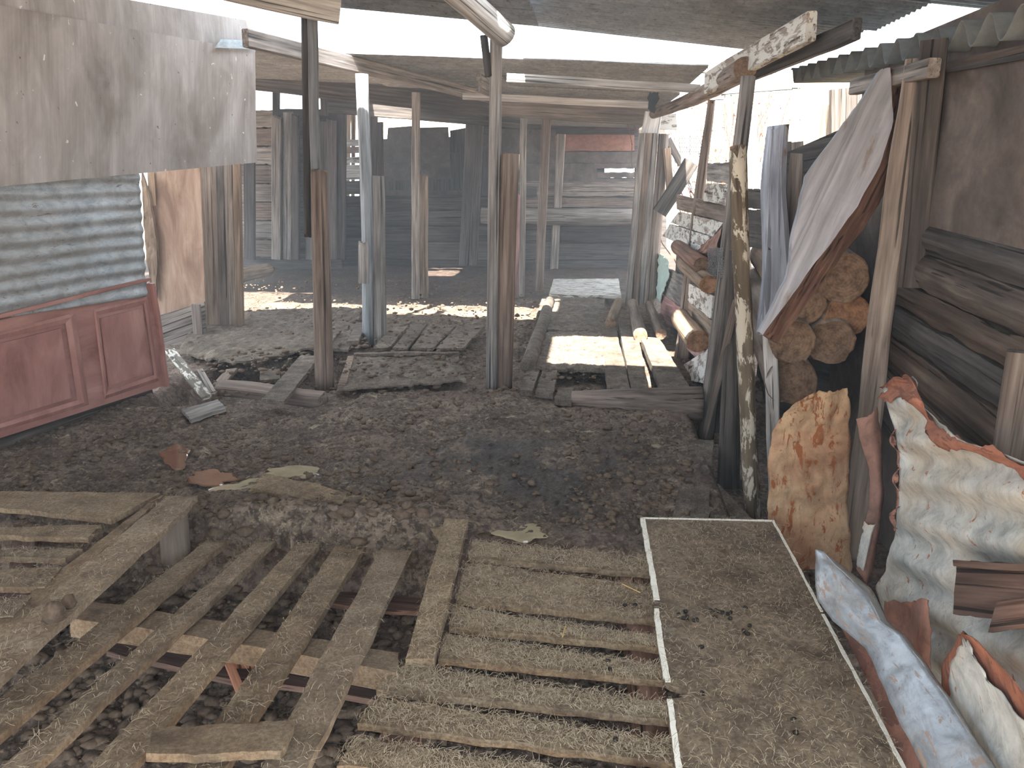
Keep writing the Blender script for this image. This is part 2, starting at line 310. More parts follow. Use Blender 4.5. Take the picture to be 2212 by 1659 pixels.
def ruled(name, L, Rr, mat, th=0.02, nu=6, nv=8, grain='v', disp=None, jit=0.0, parent=None, smooth=False, away=None, rim=None):
    """a sheet spanned between two edge lines L and Rr; th goes away from the viewer; disp(u, v, p) pushes it along its normal"""
    L = [V(p) for p in L]; Rr = [V(p) for p in Rr]
    a, b, c = L[0], Rr[0], L[-1]; d = Rr[-1]
    nrm = ((b + d - a - c)).cross(c + d - a - b)
    nrm.normalize(); ctr = (a + b + c + d) / 4
    look = away if away is not None else CAM - ctr
    if nrm.dot(look) < 0: nrm = -nrm
    zdir = (c + d - a - b) if grain == 'v' else (b + d - a - c)
    M = frame(a, zdir, nrm); Mi = M.inverted(); sd = R() * 99; top = []
    for i in range(nv + 1):
        v = i / nv; l, r = samp(L, v), samp(Rr, v)
        for j in range(nu + 1):
            u = j / nu; p = l.lerp(r, u)
            if jit:
                e = 0.0
                if j in (0, nu): p += (r - l).normalized() * nz((v * 9 + sd, j, 1)) * jit + (r - l).normalized() * nz((v * 37 + sd, j, 1)) * jit * 0.5
                if i in (0, nv): p += zdir.normalized() * (nz((u * 9 + sd, i, 4)) * jit + nz((u * 31 + sd, i, 4)) * jit * 0.5) if grain == 'v' else (L[-1] - L[0]).normalized() * (nz((u * 9 + sd, i, 4)) * jit + nz((u * 31 + sd, i, 4)) * jit * 0.5)
            if disp: p = p + nrm * disp(u, v, p)
            top.append(p)
    N = len(top); vs = [Mi @ p for p in top] + [Mi @ (p - nrm * th) for p in top]
    W = nu + 1; fs, fm = [], []
    for i in range(nv):
        for j in range(nu):
            q = (i * W + j, i * W + j + 1, (i + 1) * W + j + 1, (i + 1) * W + j)
            fs.append(q); fs.append(tuple(N + k for k in reversed(q))); fm += [0, 0]
    edge = [j for j in range(nu)] + [i * W + nu for i in range(nv)] + [nv * W + j for j in range(nu, 0, -1)] + [i * W for i in range(nv, 0, -1)]
    for k in range(len(edge)):
        p, q = edge[k], edge[(k + 1) % len(edge)]; fs.append((q, p, N + p, N + q)); fm.append(1 if rim else 0)
    # keep faces outward: first face normal must point along nrm
    f0 = fs[0]; n0 = (vs[f0[1]] - vs[f0[0]]).cross(vs[f0[2]] - vs[f0[1]])
    if n0.dot(Mi.to_3x3() @ nrm) < 0: fs = [tuple(reversed(f)) for f in fs]
    return link(name, vs, fs, mat, M, parent, smooth, [mat, rim] if rim else None, fm if rim else None)
def quad(name, pts, mat, th=0.02, fn=None, **k):
    """pts: four photo points in ring order, fn turns each into a place; the edge 0-3 and the edge 1-2 are the long sides"""
    P = [fn(*p) if fn else V(p) for p in pts]
    return ruled(name, [P[0], P[3]], [P[1], P[2]], mat, th, **k)
def rough_(a, s=14.0): return lambda u, v, p: a * nz(p, s)

# ------------------------------------------------------------------ floor
def smooth(a, b, x): t = min(1, max(0, (x - a) / (b - a))); return t * t * (3 - 2 * t)
def hfloor(x, y):
    z = -0.055 + 0.045 * smooth(-2.0, -1.2, x) * smooth(5.6, 5.0, y)                 # trodden mud, higher in the middle
    z -= 0.02 * smooth(5.0, 5.6, y)
    pit = smooth(3.02, 2.82, y + 0.05 * nz((x * 2, 0, 0)) + 0.18 * (x + 0.45) * (1 if x > -0.45 else 0))
    z = z * (1 - pit) + (-0.30) * pit
    z += 0.075 * math.exp(-((y - 3.02) / 0.13) ** 2) * smooth(-2.6, -2.0, x) * smooth(-0.35, -0.75, x)     # ridge of dung at the pallet end
    z -= 0.25 * smooth(0.66, 0.80, x) * smooth(5.6, 5.3, y)
    h = smooth(4.70, 4.95, y) * smooth(6.4, 6.1, y) * smooth(-3.15, -2.95, x) * smooth(-1.75, -1.95, x)          # the hole under the broken boards
    z -= 0.22 * h
    h = smooth(5.15, 5.25, y) * smooth(5.95, 5.8, y) * smooth(0.15, 0.22, x); z -= 0.16 * h
    z -= 0.10 * smooth(9.6, 10.4, y)
    rel = smooth(1.5, 3.4, y)
    z += 0.024 * nz((x * 2.3, y * 2.3, 4)) + 0.014 * nz((x * 9, y * 9, 1)) + (0.020 * abs(nz((x * 19, y * 19, 2))) - 0.008 + 0.012 * nz((x * 42, y * 42, 7)) if y < 8 else 0)
    z += 0.02 * max(0, nz((x * 5, y * 5, 11)) - 0.25) * 2 * rel
    return z
def build_floor():
    ys = [0.9]
    while ys[-1] < 18: ys.append(ys[-1] + max(0.010, 0.0042 * ys[-1]))
    xs = []; x = -9.0
    while x < 4.0: xs.append(x); x += 0.0135 if -3.6 < x < 1.0 else 0.10
    vs = [(x, y, hfloor(x, y)) for y in ys for x in xs]; W = len(xs)
    fs = [(i * W + j, i * W + j + 1, i * W + W + j + 1, i * W + W + j) for i in range(len(ys) - 1) for j in range(W - 1)]
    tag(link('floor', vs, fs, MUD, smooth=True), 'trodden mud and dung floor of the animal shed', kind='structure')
build_floor()
def build_ground():
    n, S = 40, 70; vs = [(-S + 2 * S * i / n, -S + 2 * S * j / n, -0.42 + 0.05 * nz((i * .7, j * .7, 0))) for j in range(n + 1) for i in range(n + 1)]
    fs = [(j * (n + 1) + i, j * (n + 1) + i + 1, (j + 1) * (n + 1) + i + 1, (j + 1) * (n + 1) + i) for j in range(n) for i in range(n)]
    tag(link('ground', vs, fs, M_GROUND), 'bare sunlit earth outside the shed', kind='structure')
build_ground()

# ------------------------------------------------------------------ foreground pallets
HAIRS = {}
def hair_on(key, pts, n): HAIRS.setdefault(key, []).append(([V(p) for p in pts], n))
TA, TB = 0.345, -0.15                                        # the slatted pallet tips down away from the camera
def ft(x, y): return T(x, y, TA - 0.02, TB)
pal = thing('slatted_pallet', ft(480, 1400) - V((0, 0, 0.1)), 'wide-gapped wooden pallet with long slanting slats over dark dung', 'pallet')
SL = [((361, 1071), (427, 1072), (392, 1109), (-40, 1500), (-40, 1412)),
      ((468, 1150), (508, 1154), (411, 1238), (-30, 1612), (-30, 1531)),
      ((577, 1148), (610, 1154), (506, 1274), (100, 1632), (10, 1650)),
      ((662, 1150), (692, 1172), (600, 1292), (300, 1640), (185, 1666)),
      ((744, 1150), (805, 1154), (727, 1308), (490, 1650), (395, 1668)),
      ((845, 1144), (908, 1152), (746, 1514), (660, 1668), (560, 1668))]
for k, (a, b, m, c, d) in enumerate(SL):
    f = (lambda x, y: T(x, y, TA + 0.012, TB)) if k else (lambda x, y: T(x, y, 0.30, -0.06))
    A, B, Mm, Cc, Dd = f(*a), f(*b), f(*m), f(*c), f(*d)
    if k: Dd = Dd + (Dd - A) * .22; Cc = Cc + (Cc - B) * .22
    ruled('slat', [A, Dd], [B, Mm, Cc] if k == 0 else [B, Cc], DECK2, 0.026, nu=5, nv=26, disp=rough_(0.006, 16), jit=0.008, parent=pal)
    hair_on('slatted pallet', (A, B, Cc, Dd), 620)
def seg(P, h, fn): return [fn(x, y - h) for x, y in P], [fn(x, y + h) for x, y in P]
def low(z): return lambda x, y: T(x, y, TA + z, TB)
b1 = [(150, 1314), (316, 1336), (443, 1358), (554, 1377), (695, 1403), (860, 1432)]
a, b = seg(b1, 21, low(-0.03)); ruled('bearer', a, b, DECK2, 0.07, nu=4, nv=20, disp=rough_(0.006), jit=0.006, parent=pal)
b2 = [(230, 1386), (380, 1420), (490, 1446), (657, 1464), (820, 1494)]
a, b = seg(b2, 20, low(-0.15)); ruled('lower_board', a, b, W_RED, 0.02, nu=4, nv=16, disp=rough_(0.003), parent=pal)
a, b = seg([(440, 1160), (600, 1172), (760, 1182), (955, 1194)], 14, low(-0.03)); ruled('bearer', a, b, DECK2, 0.075, nu=4, nv=16, disp=rough_(0.006), jit=0.008, parent=pal)
a, b = seg([(740, 1248), (830, 1240), (930, 1252)], 12, low(-0.16)); ruled('lower_board', a, b, W_RED, 0.02, nu=3, nv=10, parent=pal)
a, b = seg([(690, 1284), (800, 1300), (915, 1306)], 15, low(-0.18)); ruled('lower_board', a, b, W_RED, 0.02, nu=3, nv=10, parent=pal)
a, b = seg([(150, 1322), (215, 1330)], 30, low(-0.16)); ruled('lower_board', a, b, W_RED, 0.03, nu=3, nv=6, parent=pal)
p = low(-0.10)(535, 1402); timber('spacer_block', p - V((0, 0, 0.11)), p, 0.12, 0.09, W_ORANGE, n=3, rough=0.01, parent=pal)
tag(timber('splintered_stick', low(-0.12)(490, 1430), low(-0.16)(522, 1505), 0.028, 0.016, W_ORANGE, V((0, 0, 1)), rough=0.01), 'split orange stick fallen between the slats of the wide-gapped pallet', 'stick')
o = quad('short_cross_board', [(330, 1572), (640, 1556), (606, 1622), (318, 1630)], DECK2, 0.022, low(0.045), grain='u', nu=14, nv=5, jit=0.01, disp=rough_(0.004))
tag(o, 'short pinkish board lying crosswise on the slats at the picture bottom', 'board')
p = G(380, 1206, -0.12); o = log('stump_block', p, p + V((0.01, 0.0, 0.225)), 0.062, 0.058, W_LOG, E_BROWN, seg=14, n=5); tag(o, 'short brown wood block propping the outermost slat', 'block')
fl = lambda x, y: G(x, y, 0.03)
cor = thing('corner_pallet', G(150, 1200, -0.1), 'small pallet at the left edge with planks laid crosswise', 'pallet')
for P in ([(-90, 1060), (346, 1064), (240, 1122), (-90, 1086)], [(-90, 1142), (218, 1133), (190, 1162), (-90, 1154)], [(-90, 1192), (176, 1184), (140, 1206), (-90, 1203)],
          [(-90, 1234), (134, 1224), (100, 1268), (-90, 1266)], [(-90, 1302), (66, 1290), (30, 1330), (-90, 1340)]):
    quad('plank', P, DECK2, 0.024, fl, grain='u', nu=16, nv=5, jit=0.008, disp=rough_(0.005), parent=cor)
    hair_on('corner pallet', [fl(*q) for q in P], 260)
quad('edge_board', [(326, 1082), (358, 1066), (10, 1378), (-60, 1378)], DECK2, 0.03, lambda x, y: G(x, y, 0.024), nu=4, nv=16, jit=0.006, disp=rough_(0.004), parent=cor)
a, b = [G(30, 1125, -0.08), G(10, 1330, -0.08)], [G(80, 1125, -0.08), G(60, 1330, -0.08)]
ruled('bearer', a, b, W_RED, 0.06, nu=3, nv=8, parent=cor)

deck = thing('close_boarded_pallet', G(1180, 1450, -0.12), 'close-boarded pallet of wide dusty planks with narrow slots, in the middle front', 'pallet')
PK = [[(1022, 1170), (1420, 1206), (1424, 1240), (1010, 1204)], [(1006, 1215), (1424, 1268), (1430, 1342), (984, 1296)], [(980, 1309), (1434, 1384), (1436, 1400), (968, 1354)],
      [(966, 1370), (1440, 1440), (1446, 1472), (946, 1422)], [(872, 1436), (1450, 1520), (1458, 1556), (812, 1488)], [(818, 1506), (1462, 1602), (1474, 1650), (772, 1562)], [(770, 1592), (1480, 1704), (1490, 1760), (730, 1650)]]
for k, P in enumerate(PK):
    z = 0.0 + (0.004, -0.002, 0.003, 0.0, 0.006, 0.002, 0.0)[k]; g0 = lambda x, y, z=z: G(x, y, z)
    quad('plank', P, DECK, 0.024, g0, grain='u', nu=30, nv=6, jit=0.006, disp=rough_(0.006, 13), parent=deck); hair_on('close pallet', [g0(*q) for q in P], 1900)
for q in (((1010, 1176), (1050, 1180), (860, 1700), (770, 1700)), ((1330, 1205), (1380, 1210), (1480, 1700), (1390, 1700))):
    quad('bearer', q, W_RED, 0.09, lambda x, y: G(x, y, -0.026), nu=3, nv=10, parent=deck)
o = ruled('loose_plank', [V(G(961, 1121, 0.05)), V(G(876, 1424, 0.035))], [V(G(1011, 1123, 0.05)), V(G(938, 1424, 0.035))], DECK, 0.036, nu=5, nv=16, jit=0.006, disp=rough_(0.006))
tag(o, 'thick loose plank lying lengthwise beside the close-boarded pallet', 'plank'); hair_on('close pallet', [G(961, 1121, 0.05), G(1011, 1123, 0.05), G(938, 1424, 0.035), G(876, 1424, 0.035)], 520)

gp = lambda x, y: G(x, y, 0.022)
ply = thing('chipboard_sheet', gp(1600, 1400) - V((0, 0, .02)), 'long soiled chipboard panel with chipped white edges on the floor, right of the pallets', 'board')
LE = [gp(*q) for q in ((1383, 1118), (1402, 1230), (1414, 1300), (1412, 1305), (1418, 1355), (1436, 1478), (1478, 1490), (1478, 1506), (1440, 1510), (1462, 1700))]
RE = [gp(*q) for q in ((1672, 1124), (1716, 1205), (1725, 1222), (1728, 1228), (1757, 1282), (1838, 1430), (1848, 1450), (1852, 1458), (1868, 1490), (1978, 1700))]
ruled('chipboard_panel', LE, RE, PLY, 0.020, nu=12, nv=60, disp=rough_(0.0025, 9), jit=0.002, parent=ply)
hair_on('chipboard', [gp(1383, 1118), gp(1672, 1124), gp(1978, 1700), gp(1462, 1700)], 3600)
def lip(P, w, nm='white_edge'):
    A = [gp(*q) + V((0, 0, 0.0035)) for q in P]; B = [a + V(w) for a in A]; ruled(nm, A, B, M_CHIP, 0.012, nu=1, nv=40, jit=0.003, parent=ply)
lip(((1383, 1119), (1402, 1230), (1413, 1296)), (0.020, 0, 0)); lip(((1412, 1316), (1421, 1390), (1436, 1474)), (0.018, 0, 0)); lip(((1441, 1512), (1464, 1700)), (0.016, 0, 0))
lip(((1383, 1118.5), (1672, 1124.5)), (0, -0.010, 0)); lip(((1672, 1125), (1712, 1198), (1778, 1322)), (-0.009, 0, 0)); lip(((1781, 1328), (1876, 1505), (1978, 1700)), (-0.010, 0, 0))

# ------------------------------------------------------------------ right wall behind the posts
XW = 1.42
wl = tag(bpy.data.objects.new('wall_right', None), 'dark boarded right-hand wall of the shed', kind='structure'); COL.objects.link(wl); place(wl, Matrix.Translation((XW, 2.5, 0)))
def bd(name, P, mat, th=0.02, off=0.0, **k):
    return quad(name, P, mat, th, lambda x, y: X_(x, y, XW - off), **k)
bd('sheet', [(1960, 170), (2300, 95), (2300, 560), (1930, 470)], DARKWALL, 0.02, 0.03, grain='u', nu=14, nv=8, disp=rough_(0.008, 4), parent=wl)
bd('upper_board', [(1840, 200), (2300, 92), (2300, 78), (1840, 176)], W_DARKB, 0.02, 0.0, grain='u', nu=10, nv=3, parent=wl)
bd('batten', [(2030, 152), (2300, 98), (2300, 112), (2030, 160)], W_DARK, 0.03, 0.05, grain='u', nu=8, nv=2, parent=wl)
SLB = [((1925, 460), (2300, 555), (2300, 655), (1922, 520)), ((1922, 524), (2300, 662), (2300, 770), (1915, 590)), ((1912, 592), (2300, 778), (2300, 868), (1905, 640)), ((1905, 646), (2300, 876), (2300, 985), (1895, 700)),
       ((1895, 706), (2300, 1000), (2300, 1130), (1885, 760)), ((1885, 768), (2300, 1145), (2300, 1260), (1880, 815)), ((1880, 822), (2300, 1280), (2300, 1500), (1870, 880))]
for k, P in enumerate(SLB):
    bd('plank', P, W_DARKB if k % 3 else W_DARK, 0.035, 0.012 * (k % 2) + 0.02, grain='u', nu=18, nv=5, jit=0.016, disp=lambda u, v, p: 0.03 * math.sin(math.pi * v) + 0.008 * nz(p, 9), parent=wl)
ruled('backing_sheet', [V((XW + 0.06, 1.4, 2.1)), V((XW + 0.06, 1.4, -0.4))], [V((XW + 0.06, 4.6, 2.1)), V((XW + 0.06, 4.6, -0.4))], DARKWALL, 0.02, parent=wl)
ruled('backing_sheet', [V((XW + 0.35, 3.9, 1.95)), V((XW + 0.35, 3.9, -0.4))], [V((XW - 0.05, 6.0, 1.6)), V((XW - 0.05, 6.0, -0.4))], W_DARK, 0.02, nu=4, nv=8, parent=wl, grain='u')
tag(timber('wall_plate_beam', X_(1845, 190, 1.24), X_(2016, 146, 1.28), 0.07, 0.05, W_GREY, V((-1, 0, 0))), 'grey timber along the top of the right wall under wavy roof sheets', 'beam')

# fibre cement roof over the right wall: one sheet, waves seen end on along its edge
def waveroof(name, xs0, xs1, y0, y1, zf, pitch, amp, mat, ny, nx=6, phase=0.0, parent=None, sag=0.0):
    vs, fs = [], []
    for i in range(ny + 1):
        y = y0 + (y1 - y0) * i / ny
        for j in range(nx + 1):
            x = xs0 + (xs1 - xs0) * j / nx; vs.append((x, y, zf(x, y) + amp * math.cos(2 * math.pi * (y + phase) / pitch)))
    W = nx + 1; N = len(vs); vs += [(x, y, z - 0.006) for x, y, z in vs]
    for i in range(ny):
        for j in range(nx):
            q = (i * W + j, i * W + j + 1, (i + 1) * W + j + 1, (i + 1) * W + j); fs.append(q); fs.append(tuple(N + k for k in reversed(q)))
    for i in range(ny):
        for j in (0, nx): fs.append((i * W + j, (i + 1) * W + j, N + (i + 1) * W + j, N + i * W + j))
    for j in range(nx):
        for i in (0, ny): fs.append((i * W + j, i * W + j + 1, N + i * W + j + 1, N + i * W + j))
    return link(name, vs, fs, mat, None, parent, True)
o = waveroof('wavy_roof_sheet', 1.395, 3.2, 2.72, 5.9, lambda x, y: 2.005 + 0.0556 * (y - 3.34) + 0.0 * (x - 1.4), 0.215, 0.050, M_CEMENT, 180, phase=0.14)
tag(o, 'grey wavy fibre-cement roof sheet jutting over the right wall', 'roof sheet')

# torn and rusted sheets along the right wall
big = thing('corrugated_iron_sheet', X_(2060, 1250, 1.2), 'large whitened corrugated iron sheet with orange rusted rim leaning on the right wall', 'metal sheet')
fb = lambda x, y: X_(x, y, 1.16)
Lb = [fb(*q) for q in ((1910, 838), (1932, 930), (1946, 1010), (1940, 1090), (1930, 1150), (1912, 1230), (1893, 1268), (1900, 1300), (1980, 1480), (2080, 1700))]
Rb = [fb(*q) for q in ((1962, 812), (2010, 910), (2090, 948), (2212, 1005), (2330, 1062), (2400, 1180), (2420, 1300), (2430, 1420), (2430, 1560), (2430, 1760))]
def wav(u, v, p): return 0.022 * smooth(-.02, .22, u) * math.sin((p.z * 1.0 + p.y * 0.36) * 2 * math.pi / 0.15) + 0.008 * nz(p, 7) + 0.005 * nz(p, 19)
ruled('iron_sheet', Lb, Rb, ZINC_OLD, 0.003, nu=60, nv=90, disp=wav, jit=0.014, parent=big, smooth=True)
def rim(P, w, o=0.006, side=1):
    A = [fb(*q) for q in P]; pv = []
    for i, a in enumerate(A):
        t = (A[min(i + 1, len(A) - 1)] - A[max(i - 1, 0)]).normalized(); n = V((0, -t.z, t.y)) * side; pv.append(a + n * w[min(i, len(w) - 1)])
    ruled('rust_patch', [a + V((-o, 0, 0)) for a in A], [a + V((-o, 0, 0)) for a in pv], RUST_EDGE, 0.002, nu=6, nv=60, disp=lambda u, v, p: wav(u, v, p), jit=0.022, parent=big, smooth=True)
rim(((1906, 836), (1935, 815), (1964, 806), (1990, 850), (2008, 905), (2050, 935), (2110, 955), (2212, 1003), (2330, 1062)), [0.05, 0.10, 0.09, 0.04, 0.05, 0.045, 0.035, 0.03, 0.03], 0.008, 1)
rim(((1932, 930), (1946, 1010), (1941, 1090), (1931, 1150)), [0.012, 0.008, 0.012, 0.006], 0.007, -1)
o = ruled('brown_plank_scrap', [X_(2066, 1212, 1.10), X_(2058, 1326, 1.10)], [X_(2300, 1222, 1.10), X_(2300, 1356, 1.10)], W_RED, 0.018, nu=12, nv=5, grain='u', jit=0.006, away=V((-1, -.3, 0)))
tag(o, 'reddish brown board fixed across the whitened corrugated sheet', 'board')
timber('ledge', X_(2064, 1216, 1.09), X_(2300, 1228, 1.09), 0.018, 0.016, W_RED, V((-1, 0, 0)), parent=o)
ruled('splinter', [X_(2300, 1280, 1.085), X_(2300, 1345, 1.085)], [X_(2152, 1300, 1.085), X_(2134, 1366, 1.085)], W_RED, 0.012, nu=8, nv=4, grain='u', jit=0.004, parent=o, away=V((-1, -.3, 0)))
gut = thing('bent_flashing', X_(1900, 1400, 0.98), 'long bent strip of bluish galvanised flashing beside the chipboard panel', 'metal strip')
def fg(x, y, z): return G(x, y, z)
gl = [(1763, 1196, .20), (1760, 1240, .18), (1766, 1295, .14), (1800, 1342, .11), (1868, 1398, .10), (1890, 1440, .10), (1925, 1520, .10), (1975, 1620, .10), (2020, 1720, .10)]
gr = [(1779, 1192, .235), (1815, 1230, .23), (1862, 1272, .22), (1884, 1305, .21), (1905, 1345, .20), (1950, 1375, .20), (2015, 1465, .20), (2080, 1560, .20), (2190, 1720, .20)]
A = [fg(*q) for q in gl]; B = [fg(*q) for q in gr]
ruled('face', A, B, ZINC_BLUE, 0.003, nu=12, nv=60, disp=lambda u, v, p: 0.020 * math.sin(math.pi * u) + 0.009 * nz(p, 11) + 0.004 * nz(p, 34), jit=0.004, parent=gut, smooth=True)
C = [fg(x + dx, y + dy, z - 0.02) for (x, y, z), dx, dy in zip(gr, (6, 24, 22, 16, 14, 12, 10, 10, 10), (6, 6, 2, 0, 0, 4, 4, 4, 4))]
ruled('fold', B, C, ZINC_BLUE, 0.003, nu=3, nv=40, disp=rough_(0.004, 15), parent=gut, smooth=True)
o = ruled('rust_flap', [X_(1912, 1300, 1.05), X_(1906, 1350, 1.05), X_(1945, 1450, 1.04)], [X_(2008, 1296, 1.07), X_(2012, 1360, 1.07), X_(2014, 1470, 1.06)], RUST_RED, 0.004, nu=14, nv=18, disp=lambda u, v, p: 0.016 * math.sin(u * 9) + 0.006 * nz(p, 18), jit=0.016, smooth=True, away=V((-1, -.5, 0)))
tag(o, 'upright brown rusted flap of torn tin between the flashing and the corrugated sheet', 'metal scrap')
tr = thing('torn_grey_tin', X_(2120, 1520, 1.02), 'torn grey tin with bright orange rust edges, low in the right corner', 'metal scrap')
fz = lambda x, y: X_(x, y, 1.0)
ruled('tin', [fz(2072, 1374), fz(2030, 1440), fz(2040, 1540), fz(2080, 1720)], [fz(2090, 1366), fz(2140, 1420), fz(2240, 1520), fz(2330, 1720)], RUST_EDGE, 0.004, nu=16, nv=24, disp=lambda u, v, p: 0.014 * nz(p, 9), jit=0.012, parent=tr, smooth=True, away=V((-1, -.5, 0)))
fz2 = lambda x, y: X_(x, y, 0.985)
ruled('zinc_face', [fz2(2080, 1388), fz2(2052, 1450), fz2(2054, 1550), fz2(2090, 1720)], [fz2(2090, 1388), fz2(2112, 1440), fz2(2210, 1560), fz2(2280, 1720)], ZINC_OLD, 0.003, nu=14, nv=24, disp=lambda u, v, p: 0.014 * nz(p, 9), jit=0.03, parent=tr, smooth=True, away=V((-1, -.5, 0)))
o = ruled('rust_strip', [G(1810, 1340, 0.0), G(1880, 1480, 0.0), G(1960, 1700, 0.0)], [G(1880, 1380, 0.02), G(1925, 1480, 0.02), G(2010, 1700, 0.02)], RUST_EDGE, 0.01, nu=4, nv=20, jit=0.01, disp=rough_(0.008)); tag(o, 'narrow orange rusted strip on the floor under the bent flashing', 'metal scrap')
# orange tin between the posts
org = thing('orange_tin_sheet', D(1740, 1230, 3.22), 'crumpled orange rusted tin sheet standing between the peeling pole and the square post', 'metal sheet')
fo = lambda x, y: D(x, y, 3.22)
Lo = [fo(*q) for q in ((1748, 846), (1700, 880), (1668, 935), (1660, 1000), (1659, 1100), (1658, 1180), (1690, 1262))]
Ro = [fo(*q) for q in ((1830, 838), (1838, 880), (1836, 935), (1834, 1000), (1832, 1100), (1838, 1180), (1840, 1262))]
def crum(u, v, p): return 0.018 * nz(p, 8) + 0.022 * abs(nz((p.x * 14, p.y, p.z * 22))) * (1 - v) * 2 + 0.005 * nz(p, 28)
ruled('tin', Lo, Ro, RUST, 0.004, nu=28, nv=56, disp=crum, jit=0.012, parent=org, smooth=True)
cur = thing('curled_tin_strip', D(1885, 1150, 2.98), 'curled brown strip of tin peeling away beside the square post', 'metal scrap')
def curl(L_, R_, depth, mat, nm, Y=2.98):
    f = lambda x, y: D(x, y, Y); return ruled(nm, [f(*q) for q in L_], [f(*q) for q in R_], mat, 0.004, nu=10, nv=30, disp=lambda u, v, p: depth * math.sin(math.pi * u) + 0.008 * nz(p, 12), jit=0.008, parent=cur, smooth=True)
curl(((1850, 905), (1858, 950), (1876, 1008), (1880, 1040), (1878, 1080), (1866, 1150), (1850, 1230)), ((1896, 880), (1904, 950), (1908, 1040), (1906, 1100), (1897, 1160), (1885, 1225), (1872, 1262)), 0.03, RUST_RED, 'tin')
curl(((1868, 1130), (1856, 1180), (1850, 1220)), ((1896, 1124), (1884, 1150), (1866, 1228)), 0.035, ZINC_OLD, 'bent_corner', 2.955)

# ------------------------------------------------------------------ posts
def gb(x, y, z=-0.06): return G(x, y, z)
def up_to(base, x, y): return D(x, y, base.y)                # the point of an upright post seen at x, y
def tt(o, label, cat='post', group=None): return tag(o, label, cat, group)
def px(n, Y): return n * Y * 1.03 / F                        # width in the photo to metres at depth Y
# square split post at the right
B = gb(1840, 1214, -0.28); tt(timber('square_post', B, D(1982, 128, B.y + 0.05), px(58, 2.95), 0.07, W_TANGREY, V((-.45, -1, 0)), w1=px(48, 2.95), rough=0.008, n=12, bend=0.01), 'tall brown split square post before the dark right wall')
B2 = D(1965, 620, 3.35); tt(timber('short_board_post', B2, D(2020, 86, 3.35), px(44, 3.4), 0.05, W_DARK, V((-.5, -1, 0))), 'dark board upright behind the square split post, carrying the wavy roof')
B = D(2184, 1010, 2.25); tt(timber('wall_stud', B - V((0, 0, .7)), D(2214, 760, 2.25), px(60, 2.3), 0.05, W_BROWN, V((-.6, -1, 0))), 'short brown stud at the right picture edge above the corrugated sheet')
# peeling pole
B = gb(1628, 1138, -0.26); tt(log('peeling_pole', B, up_to(B, 1598, 312) + V((0, .05, 0)), px(20, 3.3), px(19, 3.3), W_PEEL, E_BROWN, n=14, wob=0.05, bend=0.008, rag1=0.06), 'pale pole with flaking bark in front of the main dark post')
# main post
B = gb(1524, 945, -0.22); tt(log('main_post', B, D(1617, 165, B.y), px(19, 4.5), px(15, 4.5), W_GREY, E_BROWN, n=12, wob=0.03), 'tall grey round post behind the peeling pole, holding the notched roof pole')
B = gb(1573, 1050, -0.26); tt(log('dark_log_post', B, D(1588, 540, B.y + 0.1), px(29, 3.6), px(15, 3.6), W_DARK, E_BROWN, n=8, wob=0.05), 'dark thick log post half hidden behind the peeling pole')
o = timber('thin_batten', gb(1522, 946, -.1), D(1592, 650, 4.1), px(15, 4.2), 0.02, W_BROWN, V((-.3, -1, 0))); tt(o, 'thin leaning batten between the main post and the dark log post', 'batten')
B = gb(1468, 800, -0.18); tt(timber('ragged_post', B, D(1536, 214, B.y), px(34, 6.1), 0.06, W_BROWN, V((-.4, -1, 0)), w1=px(13, 6.1), n=12, rough=0.012, rag1=0.05), 'ragged brown split post in front of the patchwork board wall')
B = gb(1366, 662, -.1)
for k, (xb, xt, m) in enumerate(((1356, 1388, W_GREY), (1370, 1402, W_BROWN), (1383, 1414, W_GREY))):
    b = gb(xb + 1, 662, -.1); o = timber('squared_timber', b, D(xt, 288, b.y), px(13.5, 9.2), 0.10, m, V((-.2, -1, 0)), rough=0.003)
    tt(o, ('left', 'middle', 'right')[k] + '-hand timber of the three squared timbers standing bundled before the patchwork wall', 'post', 'bundled squared timbers')
b = gb(1385, 640, -.1); tt(timber('pale_upright', D(1402, 300, 9.35), D(1412, 243, 9.35), px(34, 9.3), 0.05, W_PALE), 'short pale upright board above the three bundled timbers')
b = gb(1405, 664, -.1); tt(log('round_stub', b, D(1434, 290, b.y), px(11.5, 9.1), px(10.5, 9.1), W_BROWN, E_BROWN, wob=0.03), 'rounded brown post just right of the three bundled timbers')
# centre pair
B = gb(1063, 842); tt(log('centre_pole', B, D(1072, 76, B.y), px(14, 5.2), px(12.5, 5.2), W_GREY, E_BROWN, n=12, wob=0.03), 'tall thin grey pole in the middle reaching the roof log')
b = gb(1089, 846) + V((0, .03, 0)); tt(log('centre_stub_post', b, D(1102, 332, b.y), px(17, 5.2), px(19, 5.2), W_BROWN, E_BROWN, n=9, wob=0.035, rag1=0.02), 'brown round stub post standing right against the thin middle pole')
o = log('forked_branch', D(1056, 165, B.y - 0.02), D(1045, 76, B.y - 0.02), px(8, 5.2), px(7.5, 5.2), W_DARK, n=5, rag1=0.04); tt(o, 'short dark branch end tied at the top of the thin middle pole', 'branch')
# left pair
b = gb(701, 840); tt(log('left_stub_post', b, D(689, 365, b.y), px(21.5, 5.2), px(18, 5.2), W_BROWN, E_BROWN, n=9, wob=0.035, rag1=0.05), 'brown round stub post nearest to the fallen planks on the left')
tt(log('dark_round_upright', D(667, 512, b.y + .10), D(662, 30, b.y + .10), px(10, 5.3), px(11, 5.3), W_DARK, W_DARK, n=8, wob=0.03, rag0=0.04), 'dark round upright fastened above the left stub post')
tt(timber('flat_upright', D(686, 600, b.y + .06), D(674, 30, b.y + .06), px(20, 5.2), 0.05, W_SILVER, V((.3, -1, 0))), 'pale flat board upright on the left stub post')
